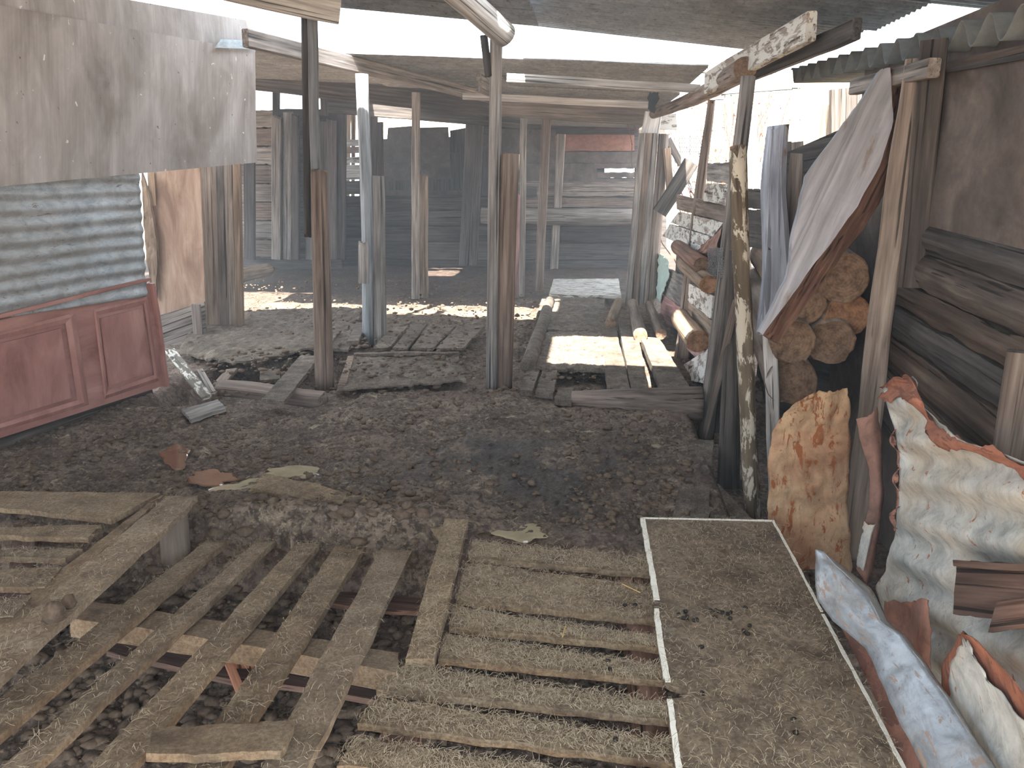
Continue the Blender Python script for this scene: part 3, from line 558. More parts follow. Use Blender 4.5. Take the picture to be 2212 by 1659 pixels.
# second row
b = gb(795, 745); tt(log('silver_pole', b, D(781, 160, b.y), px(12, 6.7), px(13, 6.7), W_SILVER, E_BROWN, n=12, wob=0.05, bend=-0.02), 'silvery bare pole behind the left stub post reaching the slanting beam')
b = gb(818, 742); tt(timber('silver_stub_post', b, D(812, 380, b.y), px(34, 6.7), 0.13, W_GREY, n=8, rough=0.006, cham=0.3), 'grey cracked stub post leaning against the silvery bare pole')
tt(timber('nailed_slat', D(786, 612, 6.50), D(783, 518, 6.50), px(20, 6.7), 0.03, W_GREY, rag1=0.05), 'broken short slat nailed low on the silvery bare pole', 'slat')
b = gb(897, 645); tt(timber('thin_post', b, D(899, 200, b.y), px(16, 9.4), 0.08, W_GREY), 'thin grey post third back from the slanting beam')
b = gb(914, 642); tt(timber('flat_stub_post', b, D(914, 380, b.y), px(21, 9.4), 0.08, W_WARM, cham=.2), 'pale flat stub post beside the third thin grey post')
b = gb(1127, 640); tt(timber('slim_post', b, D(1131, 250, b.y), px(13, 9.8), 0.07, W_GREY), 'slim grey post directly behind the brown centre stub')
b = gb(1164, 628); tt(timber('slim_brown_post', b, D(1181, 250, b.y), px(18, 10), 0.09, W_BROWN), 'slim brown post standing free under the pale roof edge')
tt(timber('leaning_post', D(1196, 585, 13.54), D(1213, 290, 13.54), px(17, 13), 0.12, W_GREY), 'grey post leaning behind the slim brown post')
tt(timber('red_bar', G(1115, 640, -.1), D(1120, 420, 9.3), px(7, 9.4), 0.03, W_PINK), 'narrow reddish bar behind the brown centre stub', 'bar')
for (x0, x1, w, lab) in ((1002, 1018, 20, 'tall dark post further back just left of the thin middle pole'), (1022, 1036, 18, 'second tall dark post right beside it, left of the thin middle pole')):
    b = D(x0, 572, 12.6); tt(timber('far_post', b, D(x1, 252, 12.6), px(w, 12.6), 0.12, W_DARK), lab)
# leaning slabs at the right
o = timber('blue_grey_slab', D(1668, 722, 3.75), D(1681, 262, 4.15), px(64, 3.8), 0.07, W_BLUE, V((-.3, -1, 0)), w1=px(40, 4.1), n=12, rough=0.010, rag0=0.10, rag1=0.09, cham=.3); tt(o, 'blue-grey split slab with broken orange foot standing right of the peeling pole', 'slab')
o = timber('pale_slab_foot', D(1676, 1090, 3.7), D(1664, 700, 3.75), px(28, 3.7), 0.04, W_PALE, V((-.3, -1, 0)), n=8, rough=0.008); tt(o, 'narrow pale board beside the stacked log ends', 'board')
o = timber('pointed_slat', D(1700, 640, 3.95), D(1722, 330, 4.1), px(34, 4), 0.03, W_GREY, V((-.3, -1, 0)), n=8, rag1=0.08, w1=px(26, 4)); tt(o, 'pointed grey slat between the blue-grey slab and the big slanting slab', 'slat')
sl_ = thing('slanting_slab', D(1800, 450, 3.45), 'big grey sawn slab slanting down to the left across the stacked logs', 'slab')
f = lambda x, y: D(x, y, 3.42 + (y - 400) * -0.0004)
Ls = [f(*q) for q in ((1902, 150), (1860, 220), (1745, 372), (1712, 520), (1702, 600), (1640, 716))]
Rs = [f(*q) for q in ((1922, 146), (1930, 262), (1904, 352), (1848, 452), (1760, 570), (1648, 724))]
ruled('slab_face', Ls, Rs, W_SLAB, 0.05, nu=10, nv=40, jit=0.006, disp=rough_(0.005, 10), parent=sl_)
Re = [p + V((0.085, 0.07, -0.05)) for p in Rs]
ruled('raw_edge', [p + V((0.004, 0.004, 0)) for p in Rs], Re, W_RED, 0.03, nu=4, nv=40, jit=0.008, disp=rough_(0.006, 16), parent=sl_)
# stacked logs seen end on
LG = [((1822, 602), 50, W_LOG, E_BROWN, 0.0, 'largest log end, topmost of the log stack under the slanting slab'), ((1738, 660), 44, W_LOG, E_BROWN, .01, 'log end tucked under the lower part of the slanting slab'),
      ((1832, 684), 45, W_LOG, E_ORANGE, .01, 'log end directly under the largest log, by the square post'), ((1714, 742), 45, W_LOG, E_BROWN, .02, 'log end with a cracked brown face, second from the bottom of the stack'),
      ((1800, 742), 46, W_LOG, E_BROWN, .01, 'log end in the stack showing a long slanted cut, left of the square post'), ((1713, 828), 52, W_LOG, E_BROWN, .07, 'rotten hollow log end at the bottom of the stack above the orange tin')]
for k, ((x, y), r, m, e, hol, lab) in enumerate(LG):
    c = D(x, y, 3.62 + 0.03 * (k % 3)); rr = px(r, 3.75); o = log('stacked_log', c, c + V((0.10, 1.3, 0.10)), rr, rr * 0.95, m, e, seg=22, n=9, wob=0.05, rag0=0.05 if k in (1, 3, 4) else .02 + hol, hollow=0.02 + hol)
    tt(o, lab, 'log', 'logs stacked at the right wall')
# left edge: three timbers and boards
for k, (xb, xt, w, m) in enumerate(((462, 448, 44, W_WARM), (490, 479, 28, W_TANGREY), (505, 497, 17, W_WARM), (519, 512, 15, W_WARM))):
    b = gb(xb, 722); o = timber('bundled_timber', b, D(xt, 350, b.y), px(w, 7), 0.10, m, V((.25, -1, 0)), n=9, rough=0.005, cham=.16); tt(o, ('widest', 'second', 'third', 'outermost pale')[k] + ' of the four timbers standing close together by the tan board', 'post', 'timbers by the tan board')

# ------------------------------------------------------------------ left wall of patched sheets
LW0, LW1 = (-3.33, 3.81), (-3.04, 5.07)
lw = WALL(LW0, LW1)
def lwf(o): return lambda x, y: lw(x, y, o)
def lsheet(name, P, mat, th, o, lab, **k):
    return tag(quad(name, P, mat, th, lwf(o), **k), lab, 'sheet')
lsheet('plywood_panel', [(-120, -70), (545, 46), (552, 112), (-120, -8)], PANEL, 0.018, 0.075, 'upper stained plywood strip at the top of the left wall', grain='v', nu=12, nv=4)
lsheet('plywood_panel', [(-120, -10), (551, 110), (555, 351), (-120, 414)], PANEL, 0.018, 0.09, 'large grey-brown stained plywood sheet over the corrugated iron on the left wall', grain='v', nu=16, nv=8, disp=rough_(0.004, 2))
o = quad('zinc_flap', [(478, 84), (560, 90), (552, 106), (464, 103)], ZINC, 0.003, lwf(0.14), grain='u'); tag(o, 'small shiny zinc flap folded over the edge of the plywood', 'metal scrap')
def corr(u, v, p): return 0.0060 * math.sin(p.z * 2 * math.pi / 0.085 + 0.5 + 1.2 * nz(p, 1.5)) + 0.006 * nz(p, 3) + .002 * nz(p, 14)
o = ruled('corrugated_sheet', [lwf(.045)(-120, 392), lwf(.045)(-120, 706)], [lwf(.045)(300, 362), lwf(.045)(318, 640)], ZINC, 0.003, nu=30, nv=90, grain='u', disp=corr, smooth=True, jit=0.006); tag(o, 'dull bluish corrugated iron sheet between plywood and red door on the left', 'sheet')
wlft = tag(bpy.data.objects.new('wall_left', None), 'rough boarding behind the patched sheets of the left wall', kind='structure'); COL.objects.link(wlft); place(wlft, Matrix.Translation((-3.6, 2, 0)))
ud = V((LW1[0] - LW0[0], LW1[1] - LW0[1], 0)).normalized(); q0 = V((LW0[0], LW0[1], 0)) - lw.n * .07
ruled('backing', [q0 - ud * 5.5 + V((0, 0, -.4)), q0 - ud * .55 + V((0, 0, -.4))], [q0 - ud * 5.5 + V((0, 0, 2.3)), q0 - ud * .55 + V((0, 0, 2.3))], W_DARK, .03, parent=wlft)
ruled('backing', [q0 - ud * .6 + V((0, 0, -.4)), q0 + ud * 1.28 + V((0, 0, -.4))], [q0 - ud * .6 + V((0, 0, 1.1)), q0 + ud * 1.1 + V((0, 0, 1.1))], W_DARK, .03, parent=wlft)
dr = thing('red_door', lwf(0)(180, 950), 'red painted old door with raised panels lying on its side along the left wall', 'door')
quad('door_leaf', [(-120, 722), (323, 611), (358, 832), (-120, 985)], REDDOOR, 0.035, lwf(0.03), grain='u', nu=10, nv=6, parent=dr)
def inset(P, k):
    c = V((sum(p[0] for p in P) / 4, sum(p[1] for p in P) / 4)); return [tuple(c + (V(p) - c) * k) for p in P]
for P in ([(-110, 744), (162, 676), (192, 874), (-110, 966)], [(202, 668), (318, 640), (344, 822), (226, 862)]):
    A = [lwf(0.033)(*p) for p in P]; Bq = [lwf(0.046)(*p) for p in inset(P, 0.93)]; Cq = [lwf(0.036)(*p) for p in inset(P, 0.84)]
    ring = A + Bq + Cq; fs = []
    for a in (0, 4):
        for j in range(4): q = (j + 1) % 4; fs.append((a + j, a + q, a + 4 + q, a + 4 + j))
    n0 = (ring[1] - ring[0]).cross(ring[4] - ring[0]); s = n0.dot(lw.n) < 0
    fs = [tuple(reversed(f)) if s else f for f in fs]; link('panel_molding', ring, fs, REDDOOR, None, dr)
    quad('panel', inset(P, 0.76), REDDOOR, 0.012, lwf(0.046), nu=4, nv=4, parent=dr)
timber('door_rail', lwf(.05)(-120, 712), lwf(.05)(322, 602), 0.022, 0.04, REDDOOR, lw.n, parent=dr)
timber('door_edge', lwf(.035)(326, 612), lwf(.035)(360, 834), 0.03, 0.05, REDDOOR, lw.n, parent=dr)
ft_ = lambda x, y: D(x, y, 6.75)
tn = thing('tan_board', ft_(390, 760), 'tan hardboard sheet standing behind the end of the red door', 'board')
quad('hardboard', [(318, 340), (430, 330), (446, 730), (346, 790)], TAN, 0.02, ft_, grain='v', nu=6, nv=16, parent=tn)
quad('torn_paper_strip', [(318, 372), (333, 372), (337, 444), (322, 446)], W_WARM, 0.004, lambda x, y: D(x, y, 6.73), parent=tn)
o = ruled('bark_edged_slab', [D(305, 372, 6.7), D(309, 470, 6.7), D(316, 560, 6.7), D(330, 640, 6.7)], [D(322, 420, 6.7), D(330, 470, 6.7), D(341, 540, 6.7), D(336, 650, 6.7)], W_LOG, 0.03, nu=5, nv=24, jit=0.02, disp=rough_(0.012, 18)); tag(o, 'rough bark strip along the left edge of the tan hardboard', 'board')
o = quad('low_board', [(342, 682), (441, 652), (446, 735), (346, 775)], W_GREY, 0.02, lambda x, y: D(x, y, 6.66), grain='u', nu=6, nv=4); tag(o, 'low grey board at the foot of the tan hardboard', 'board')
o = timber('short_batten', D(428, 722, 6.6), D(423, 657, 6.6), px(20, 6.6), 0.03, W_BROWN); tag(o, 'short batten nailed upright on the low grey board', 'batten')

# ------------------------------------------------------------------ patchwork wall of offcuts on the right, running away
XP = 0.88
pw = thing('patchwork_wall', V((XP, 7, 0)), 'patchwork wall of white, grey and pink board offcuts running away behind the ragged post', 'wall')
fp = lambda o: (lambda x, y: X_(x, y, XP - o))
for P, m, o in (([(1528, 354), (1600, 350), (1600, 398), (1526, 391)], W_GREY, 0), ([(1524, 396), (1606, 402), (1600, 452), (1520, 434)], W_WHITE, .01), ([(1462, 420), (1566, 444), (1600, 490), (1462, 452)], W_BROWN, 0),
                ([(1466, 458), (1562, 481), (1540, 511), (1448, 481)], W_WHITE, .012), ([(1447, 484), (1536, 512), (1502, 545), (1431, 510)], W_WHITE, .02), ([(1432, 575), (1476, 596), (1470, 662), (1430, 634)], W_GREY, 0),
                ([(1488, 612), (1540, 638), (1536, 690), (1485, 649)], W_WHITE, .015), ([(1486, 651), (1540, 694), (1530, 736), (1480, 692)], W_WARM, .01), ([(1428, 634), (1476, 668), (1470, 716), (1426, 692)], W_PINK, .01),
                ([(1480, 695), (1540, 742), (1534, 800), (1470, 742)], W_PINK, 0), ([(1473, 790), (1530, 754), (1528, 830), (1492, 822)], W_WHITE, .03), ([(1424, 694), (1470, 720), (1470, 790), (1420, 720)], W_DARK, 0),
                ([(1610, 408), (1650, 412), (1652, 452), (1606, 448)], W_DARK, 0), ([(1606, 452), (1656, 456), (1660, 540), (1600, 530)], W_DARK, -.01), ([(1540, 545), (1600, 560), (1600, 650), (1540, 640)], W_DARK, -.02), ([(1540, 660), (1600, 700), (1600, 860), (1540, 800)], W_DARK, -.02)):
    quad('board', P, m, 0.025, fp(o), grain='u', nu=8, nv=4, jit=0.012, disp=rough_(0.004), parent=pw)
ruled('backing', [V((XP + .06, 5.2, 1.35)), V((XP + .06, 5.2, -.3))], [V((XP + .06, 8.2, .95)), V((XP + .06, 8.2, -.3))], W_DARK, .02, parent=pw)
ruled('rust_sheet', [fp(.03)(1505, 545), fp(.03)(1516, 530)], [fp(.03)(1545, 550), fp(.03)(1560, 492)], RUST_RED, .004, nu=8, nv=8, jit=.02, disp=rough_(.015), parent=pw)
for (x, y), r, d_, m, e, lab in (((1519, 575), 19, 1.4, W_RED, E_BROWN, 'upper round log end poking out of the patchwork wall'), ((1531, 615), 19, 1.2, W_LOG, E_ORANGE, 'lower round log end with a pale cut face in the patchwork wall'), ((1508, 738), 24, .9, W_WARM, E_ORANGE, 'split log end low in the patchwork wall beside the ragged post')):
    c = X_(x, y, XP - .08); o = log('wall_log', c, c + V((-.02, d_, 0.0)), px(r, c.y), px(r, c.y) * .95, m, e, seg=18, n=6, rag0=.02, hollow=.01); tt(o, lab, 'log', 'logs laid into the patchwork wall')
o = ruled('plastic_sheet', [fp(.03)(1418, 545), fp(.03)(1420, 580), fp(.03)(1414, 640)], [fp(.03)(1440, 560), fp(.03)(1447, 590), fp(.03)(1426, 655)], M_PLASTIC, .003, nu=8, nv=16, jit=.03, disp=rough_(.03, 20), smooth=True); tag(o, 'crumpled pale green plastic scrap stuck in the patchwork wall', 'plastic')
def net(name, f, x0, x1, y0, y1, nx_, ny_, w=0.003):
    vs, fs = [], []
    for i in range(nx_ * 2):
        for s in (0, 1):
            pts = []
            for j in range(ny_ + 1):
                k = i / (nx_ * 2); pts.append(f(x0 + (x1 - x0) * min(1, max(0, k + ((j % 2) ^ s) * (.5 / nx_) * (1 if i % 2 else 1))), y0 + (y1 - y0) * j / ny_))
            for a, b in zip(pts, pts[1:]):
                t = (b - a).normalized(); n = t.cross(V((0, 1, 0))); n = (n.normalized() if n.length > 1e-5 else V((1, 0, 0))) * w; q = len(vs); vs += [a - n, a + n, b + n, b - n, a + V((0, w, 0)), b + V((0, w, 0))]
                fs += [(q, q + 1, q + 2, q + 3), (q + 1, q + 4, q + 5, q + 2), (q + 4, q, q + 3, q + 5)]
    return link(name, vs, fs, M_WIRE)
tag(net('chicken_wire', fp(.05), 1528, 1562, 535, 600, 6, 9, .002), 'small roll of wire netting between the log ends and the main post', 'netting', kind='stuff')
tag(net('wire_fence', lambda x, y: D(x, y, 9.8), 1466, 1536, 285, 380, 7, 10, .003), 'wire netting fence beyond the patchwork wall', 'netting', kind='stuff')
# clutter above the far end of the patchwork wall
for a, b, w, t, m, Y, lab, cat, nm in (((1424, 460), (1494, 350), 30, .05, W_DARK, 9.0, 'dark plank leaning to the right over the far end of the patchwork wall', 'plank', 'leaning_plank'), ((1448, 408), (1440, 320), 13, .10, W_WARM, 9.2, 'pale squared stub leaning beside the rounded brown post', 'post', 'squared_stub'),
                                   ((1472, 356), (1442, 300), 13, .06, W_GREY, 9.4, 'bent grey branch above the leaning dark plank', 'branch', 'grey_branch'), ((1480, 400), (1466, 290), 20, .04, W_PALE, 10.2, 'pale upright board behind the wire netting, by the grey branch', 'board', 'pale_board'),
                                   ((1502, 400), (1500, 292), 18, .04, W_PALE, 10.3, 'second pale upright board behind the wire netting', 'board', 'pale_board'), ((1456, 352), (1458, 292), 14, .04, W_WHITE, 10.4, 'short white upright board behind the rounded brown post', 'board', 'pale_board')):
    tag(timber(nm, D(*a, Y), D(*b, Y), px(w, Y), t, m), lab, cat)
o = timber('white_lintel_board', D(1424, 262, 9.6), D(1560, 266, 9.6), px(30, 9.6), .04, W_WHITE); tag(o, 'wide white board spanning level above the wire netting', 'board')
tag(timber('white_upright', D(1640, 700, 8.6), D(1622, 262, 8.6), px(24, 8.6), .05, W_PALE), 'pale upright board in the sunlight right of the main post', 'board')
# the lit shed beyond and the bare bush
sh = thing('neighbour_shed', D(1760, 330, 7.6), 'small sunlit cream shed side beyond the right wall under the roof edge', 'shed')
for k in range(16):
    y0 = 158 + k * 34; quad('plank', [(1716 - k * 3, y0), (1800 - k * 4, y0 + 2), (1796 - k * 4, y0 + 33), (1712 - k * 3, y0 + 31)], M_SHED, .03, lambda x, y, k=k: D(x, y, 7.6 + .01 * (k % 2)), grain='u', nu=4, nv=2, parent=sh)
timber('corner_post', D(1740, 720, 7.45), D(1800, 180, 7.45), .09, .09, M_SHED, parent=sh); timber('dark_corner', D(1830, 420, 7.3), D(1836, 190, 7.3), .34, .06, W_DARK, parent=sh)
tag(timber('dark_picket', D(1732, 800, 6.6), D(1722, 306, 6.6), .10, .03, W_DARK), 'dark picket standing by the lit shed, right one', 'picket'); tag(timber('dark_picket', D(1704, 800, 6.7), D(1700, 306, 6.7), .07, .03, W_DARK), 'narrow dark picket by the lit shed, left one', 'picket')
timber('rail_board', D(1560, 190, 7.9), D(1728, 178, 7.62), .12, .04, M_CEMENT, parent=sh)
timber('rail_end', D(1500, 208, 8.1), D(1566, 205, 7.9), .09, .04, W_PALE, parent=sh)
def bush(name, c, rx, rz, n, lab, leafm, Y):
    root = thing(name, D(*c, Y), lab, 'bush'); vs, fs = [], []; lv, lf = [], []
    for i in range(n):
        p = D(c[0] + U(-rx, rx) * .5, c[1] + 40, Y) + V((0, U(-.3, .3), 0)); z0 = p.z; p.z = -.42; d = V((U(-.22, .22), U(-.1, .1), 1)).normalized(); w = .009
        for s in range(12):
            q = p + d * ((.5 * rz + z0 + .4) / 12 * U(.7, 1.3)); d = (d + V((U(-.32, .32), U(-.2, .2), U(-.1, .3)))).normalized(); sx = d.cross(V((0, 1, 0))).normalized() * w; k = len(vs)
            vs += [p - sx, p + sx, p + V((0, w, 0)), q - sx * .9, q + sx * .9, q + V((0, w, 0))]; fs += [(k, k + 1, k + 4, k + 3), (k + 1, k + 2, k + 5, k + 4), (k + 2, k, k + 3, k + 5)]; p = q; w *= .95
            if R() < .6 and p.z > z0 - .2:
                l = p + V((U(-.05, .05), U(-.05, .05), U(-.05, .05))); a = V((U(-1, 1), U(-1, 1), U(-1, 1))).normalized() * .03; b = a.cross(V((U(-1, 1), 1, U(-1, 1)))).normalized() * .014; k = len(lv); lv += [l - a, l + b, l + a, l - b]; lf.append((k, k + 1, k + 2, k + 3))
    tag(link('twigs', vs, fs, M_TWIG, None, root), kind='stuff'); tag(link('leaves', lv, lf, leafm, None, root), kind='stuff')
bush('bare_bush', (1570, 400), 130, 3.2, 70, 'bare reddish bush in the sunlight just left of the main post', M_LEAF, 11.0)
bush('green_bush', (1690, 330), 90, 3.0, 34, 'sparse greenish bush behind the blue-grey slab', M_GLEAF, 10.4)
bush('bare_bush', (1640, 430), 60, 1.6, 50, 'low rusty bush right of the peeling pole above the dark boards', M_LEAF, 9.6)

# ------------------------------------------------------------------ roofs and beams overhead
nA, nB = D(722, 14, 6.95), D(1640, 116, 6.95)
sx = (nB.z - nA.z) / (nB.x - nA.x)
def zn(x): return nA.z + sx * (x - nA.x)
nr = thing('near_roof', V((0, 4, zn(0))), 'low dull corrugated iron roof overhead sloping down to the right', 'roof')
def roofsheet(x0, x1, y0, y1, dz, mat, parent, zf, nm='roof_sheet', pitch=.076, amp=.009):
    ny = int((y1 - y0) / pitch * 6); return waveroof(nm, x0, x1, y0, y1, lambda x, y: zf(x, y) + dz, pitch, amp, mat, ny, parent=parent)
zN = lambda x, y: zn(x)
def xr(y): return 1.73 + (6.95 - y) * 0.05
lA, lB = D(722, 14, 6.10), D(1075, 47, 6.10); sl2 = (lB.z - lA.z) / (lB.x - lA.x)
zL = lambda x, y: lA.z + sl2 * (x - lA.x)
for y0, y1, dz in ((4.82, 5.5, 0.0), (5.45, 6.12, .012)): roofsheet(lA.x, -.40, y0, y1, dz, ROOFM, nr, zL)
for y0, y1, dz in ((4.76, 5.55, 0.0), (5.5, 6.25, .012), (6.2, 6.97, .024)): roofsheet(-.62, xr(y0), y0, y1 + .04 * R(), dz + .012, ROOFM, nr, zN)
for y0, y1, dz in ((-1.6, 0.2, 0), (.1, 2.0, .012), (1.9, 3.68, .024)):
    roofsheet(-4.6, -.35, y0, y1, dz, ROOFM, nr, zN); roofsheet(-.45, 1.95, y0, y1, dz + .012, ROOFM, nr, zN)
roofsheet(-4.6, -.60, 3.6, 4.9, .03, ROOFM, nr, zN); roofsheet(.50, 2.9, 3.6, 4.82, .03, ROOFM, nr, zN)  # unseen opening left between these sheets to let in the sun patch
hi = thing('left_sun_blocker_roof', V((-3.5, 3, 3.3)), 'unseen higher corrugated roof added over the left side of the shed to cut the sun', 'roof')  # roof added out of view, its edge narrows the sunlight to a strip
roofsheet(-5.6, lA.x + .1, -1.6, 5.62, 0.0, ROOFM, hi, lambda x, y: 3.32 - .02 * x)
tag(log('roof_log', D(935, -60, 4.55), D(1092, 76, 5.05), px(27, 4.7), px(24, 5.0), W_PALE, E_BROWN, n=10, wob=.03, hollow=.008), 'thick pale log under the near roof ending above the thin middle pole', 'log')
bb = thing('overhead_beam', D(640, 10, 5.15), 'thick pale squared beam end at the top left above the left stub post', 'beam')
timber('beam', D(470, -32, 4.9), D(733, 27, 5.2), px(44, 5.2), .10, W_PALE, V((.35, -1, -.3)), parent=bb, n=8); timber('top_plank', D(480, -46, 5.0), D(728, 4, 5.3), .05, .14, W_GREY, V((.35, -1, -.3)), parent=bb)
# slanting beam and far roof
dg = tag(timber('slanting_beam', D(530, 82, 5.75), D(1120, 226, 10.6), .125, .06, W_GREY, V((.5, -1, 0)), n=10, rough=.004), 'long grey beam slanting from the plywood away to the middle', 'beam')
zf_ = lambda x, y: 2.435 - .055 * (x + 1) * .9 + .004 * (y - 7) + .02 * nz((x, y * .4, 3))
fr = thing('far_roof', V((-1, 9, 2.4)), 'far corrugated iron roof with a ragged pale front edge', 'roof')
for x0, x1, y0, y1, dz in ((-2.5, -.9, 6.95, 9.2, 0), (-1.0, .98, 7.0, 9.2, .014), (-2.5, .98, 9.1, 11.4, -.01), (-3.2, 1.0, 11.3, 13.7, -.02), (-3.2, 1.0, 13.6, 17.2, -.03), (-7.6, -2.45, 8.2, 10.2, 0.02), (-4.2, -2.4, 6.9, 8.3, .03)):
    roofsheet(x0, x1, y0, y1, dz, ROOFP, fr, zf_, amp=.012, pitch=.09)
roofsheet(-5.5, -3.0, 13.2, 17.0, .24, ROOFP, fr, zf_, amp=.012, pitch=.09)
roofsheet(-9, -3.1, 10.1, 13.3, 0.0, ROOFP, fr, lambda x, y: zf_(x, 10.1) + .13 * (y - 10.1), amp=.012, pitch=.09)
tag(timber('white_fascia', D(1095, 168, 6.98), D(1512, 192, 6.98), .07, .03, W_PALE), 'pale batten along the front edge of the far roof', 'batten')
tag(timber('roof_purlin', D(1000, 208, 8.3), D(1400, 226, 8.3), .07, .05, W_PALE), 'second pale batten further under the far roof', 'batten')
tag(timber('dim_beam', D(545, 172, 9.8), D(1060, 232, 9.8), .24, .06, W_DARK), 'broad dim beam across the left side under the far roof', 'beam')
tag(timber('dim_beam', D(700, 222, 11.2), D(1130, 258, 11.2), .26, .06, W_DARK), 'lower dim beam behind, over the sunlit hardboard panels', 'beam')
tag(timber('beam_block', D(1003, 222, 10.5), D(1042, 224, 10.5), .20, .10, W_GREY), 'short grey beam block left of the thin middle pole top', 'block')
tag(timber('brown_beam', D(1060, 232, 9.6), D(1398, 250, 9.6), .20, .05, W_BROWN, w1=.22), 'wide brown beam below the far roof joining the bundled timbers', 'beam')
tag(timber('slanting_rafter', D(1036, 178, 7.6), D(1075, 200, 8.6), .16, .05, W_GREY), 'pale beam end behind the thin middle pole under the far roof', 'beam')
tag(log('notched_roof_pole', D(1608, 148, 5.3), D(1412, 246, 9.0), .075, .05, W_BROWN, E_BROWN, n=14, bend=-.08, wob=.05), 'curved bare roof pole running from the main post to the bundled timbers', 'pole')
tag(timber('flaking_beam', D(1752, 55, 4.5), D(1530, 178, 6.2), .15, .06, W_WHITE, V((-1, -.5, 0)), n=8, rough=.006), 'white flaking beam under the right side of the near roof', 'beam')
tag(timber('roof_edge_board', D(1850, 62, 4.2), D(1610, 165, 6.0), .10, .05, W_DARK, V((-.6, -1, 0))), 'dark board under the right edge of the near roof behind the flaking beam', 'board')
tag(quad('hanging_rubber_scrap', [(1402, 200), (1424, 196), (1416, 246), (1400, 236)], M_BLACK, .01, lambda x, y: D(x, y, 8.4), nu=4, nv=6, jit=.04), 'black scrap hanging under the right end of the far roof', 'scrap')
tag(timber('roof_top_board', D(1386, 140, 9.0), D(1530, 150, 9.0), .08, .05, W_GREY), 'grey board lying on top of the far roof at its right end', 'board')
o = quad('tin_peak', [(1282, 119), (1284, 119), (1290, 136), (1272, 136)], ROOFM, .02, lambda x, y: D(x, y, 7.6)); tag(o, 'small dark pointed tin scrap on the far roof edge', 'metal scrap')

# ------------------------------------------------------------------ far end of the shed
fence = thing('back_plank_barrier', V((-1, 13.6, 0)), 'low barrier of horizontal planks across the far end of the shed', 'fence')
YB = 13.6
def hb(x0, x1, y0, y1, Y, m, par, nm='plank', th=.05, tilt=0):
    return quad(nm, [(x0, y0), (x1, y0 + tilt), (x1, y1 + tilt), (x0, y1)], m, th, lambda x, y: D(x, y, Y), grain='u', nu=16, nv=3, jit=.02, disp=rough_(.01, 6), parent=par)
for x0, x1, y0, y1, m in ((700, 1130, 428, 452, W_DARK), (690, 1130, 456, 486, W_DARK), (690, 1130, 490, 520, W_DARK), (680, 1130, 523, 560, W_DARK), (1080, 1380, 392, 404, W_GREY), (1160, 1380, 405, 424, W_GREY), (1110, 1380, 427, 448, W_BROWN), (1080, 1390, 500, 522, W_DARK), (1080, 1390, 526, 560, W_DARK), (1080, 1390, 562, 600, W_DARK)):
    hb(x0, x1, y0, y1, YB + U(-.05, .05), m, fence)
quad('backing', [(640, 424), (1420, 420), (1420, 640), (640, 640)], W_DARK, .03, lambda x, y: D(x, y, 13.78), grain='u', parent=fence)
tag(log('trough_log', D(1040, 466, 13.42), D(1385, 470, 13.42), px(17, 13.2), px(18, 13.2), W_GREY, E_BROWN, n=10), 'long grey log lying along the far barrier at the right', 'log')
bw = thing('back_wall', V((0, 16.6, 0)), 'dark back wall of boards with a rusty red band behind the far barrier', 'wall')
for x0, x1, y0, y1, m in ((1130, 1400, 236, 290, W_DARK), (1200, 1400, 291, 326, RUST_RED), (1080, 1400, 328, 352, DARKWALL), (1080, 1290, 353, 400, DARKWALL), (1080, 1200, 280, 330, DARKWALL), (1370, 1420, 240, 420, W_DARK), (1284, 1400, 353, 364, DARKWALL), (1284, 1400, 372, 384, DARKWALL), (1284, 1400, 386, 430, DARKWALL)):
    hb(x0, x1, y0, y1, 16.6 + U(-.02, .02), m, bw, 'board', .03)
quad('backing', [(1040, 262), (1306, 262), (1306, 560), (1040, 560)], W_DARK, .03, lambda x, y: D(x, y, 16.8), grain='u', parent=bw); quad('backing', [(1306, 384), (1440, 384), (1440, 560), (1306, 560)], W_DARK, .03, lambda x, y: D(x, y, 16.8), grain='u', parent=bw); quad('backing', [(1306, 230), (1440, 230), (1440, 358), (1306, 358)], W_DARK, .03, lambda x, y: D(x, y, 16.8), grain='u', parent=bw)
pn = thing('hardboard_screen', D(900, 420, 15.4), 'dark hardboard sheets standing as a screen at the far left of the middle pole', 'screen')
for k, (P, m) in enumerate((([(838, 276), (890, 272), (898, 350), (832, 352)], DARKWALL), ([(893, 276), (968, 274), (975, 384), (893, 384)], DARKWALL), ([(818, 352), (893, 340), (896, 388), (818, 392)], DARKWALL), ([(972, 282), (1040, 270), (1040, 330), (974, 330)], W_DARK), ([(970, 332), (1070, 326), (1070, 440), (974, 400)], W_DARK), ([(745, 392), (1060, 384), (1060, 412), (745, 410)], W_DARK))):
    quad('sheet', P, m, .02, lambda x, y, k=k: D(x, y, 15.4 + .04 * k), nu=4, nv=4, parent=pn)
quad('sheet', [(790, 300), (900, 300), (900, 560), (790, 560)], DARKWALL, .02, lambda x, y: D(x, y, 15.7), parent=pn); quad('sheet', [(900, 300), (1060, 290), (1060, 560), (900, 560)], DARKWALL, .02, lambda x, y: D(x, y, 15.74), parent=pn)
o = quad('cream_wall', [(700, 240), (1010, 255), (1010, 282), (700, 300)], M_SHED, .1, lambda x, y: D(x, y, 24), nu=6, nv=4); tag(o, 'pale sunlit wall far off, seen over the hardboard screen', 'wall')
sb = thing('sunlit_plank_fence', D(765, 560, 14.9), 'loose sunlit plank fence seen behind the silvery bare pole', 'fence')
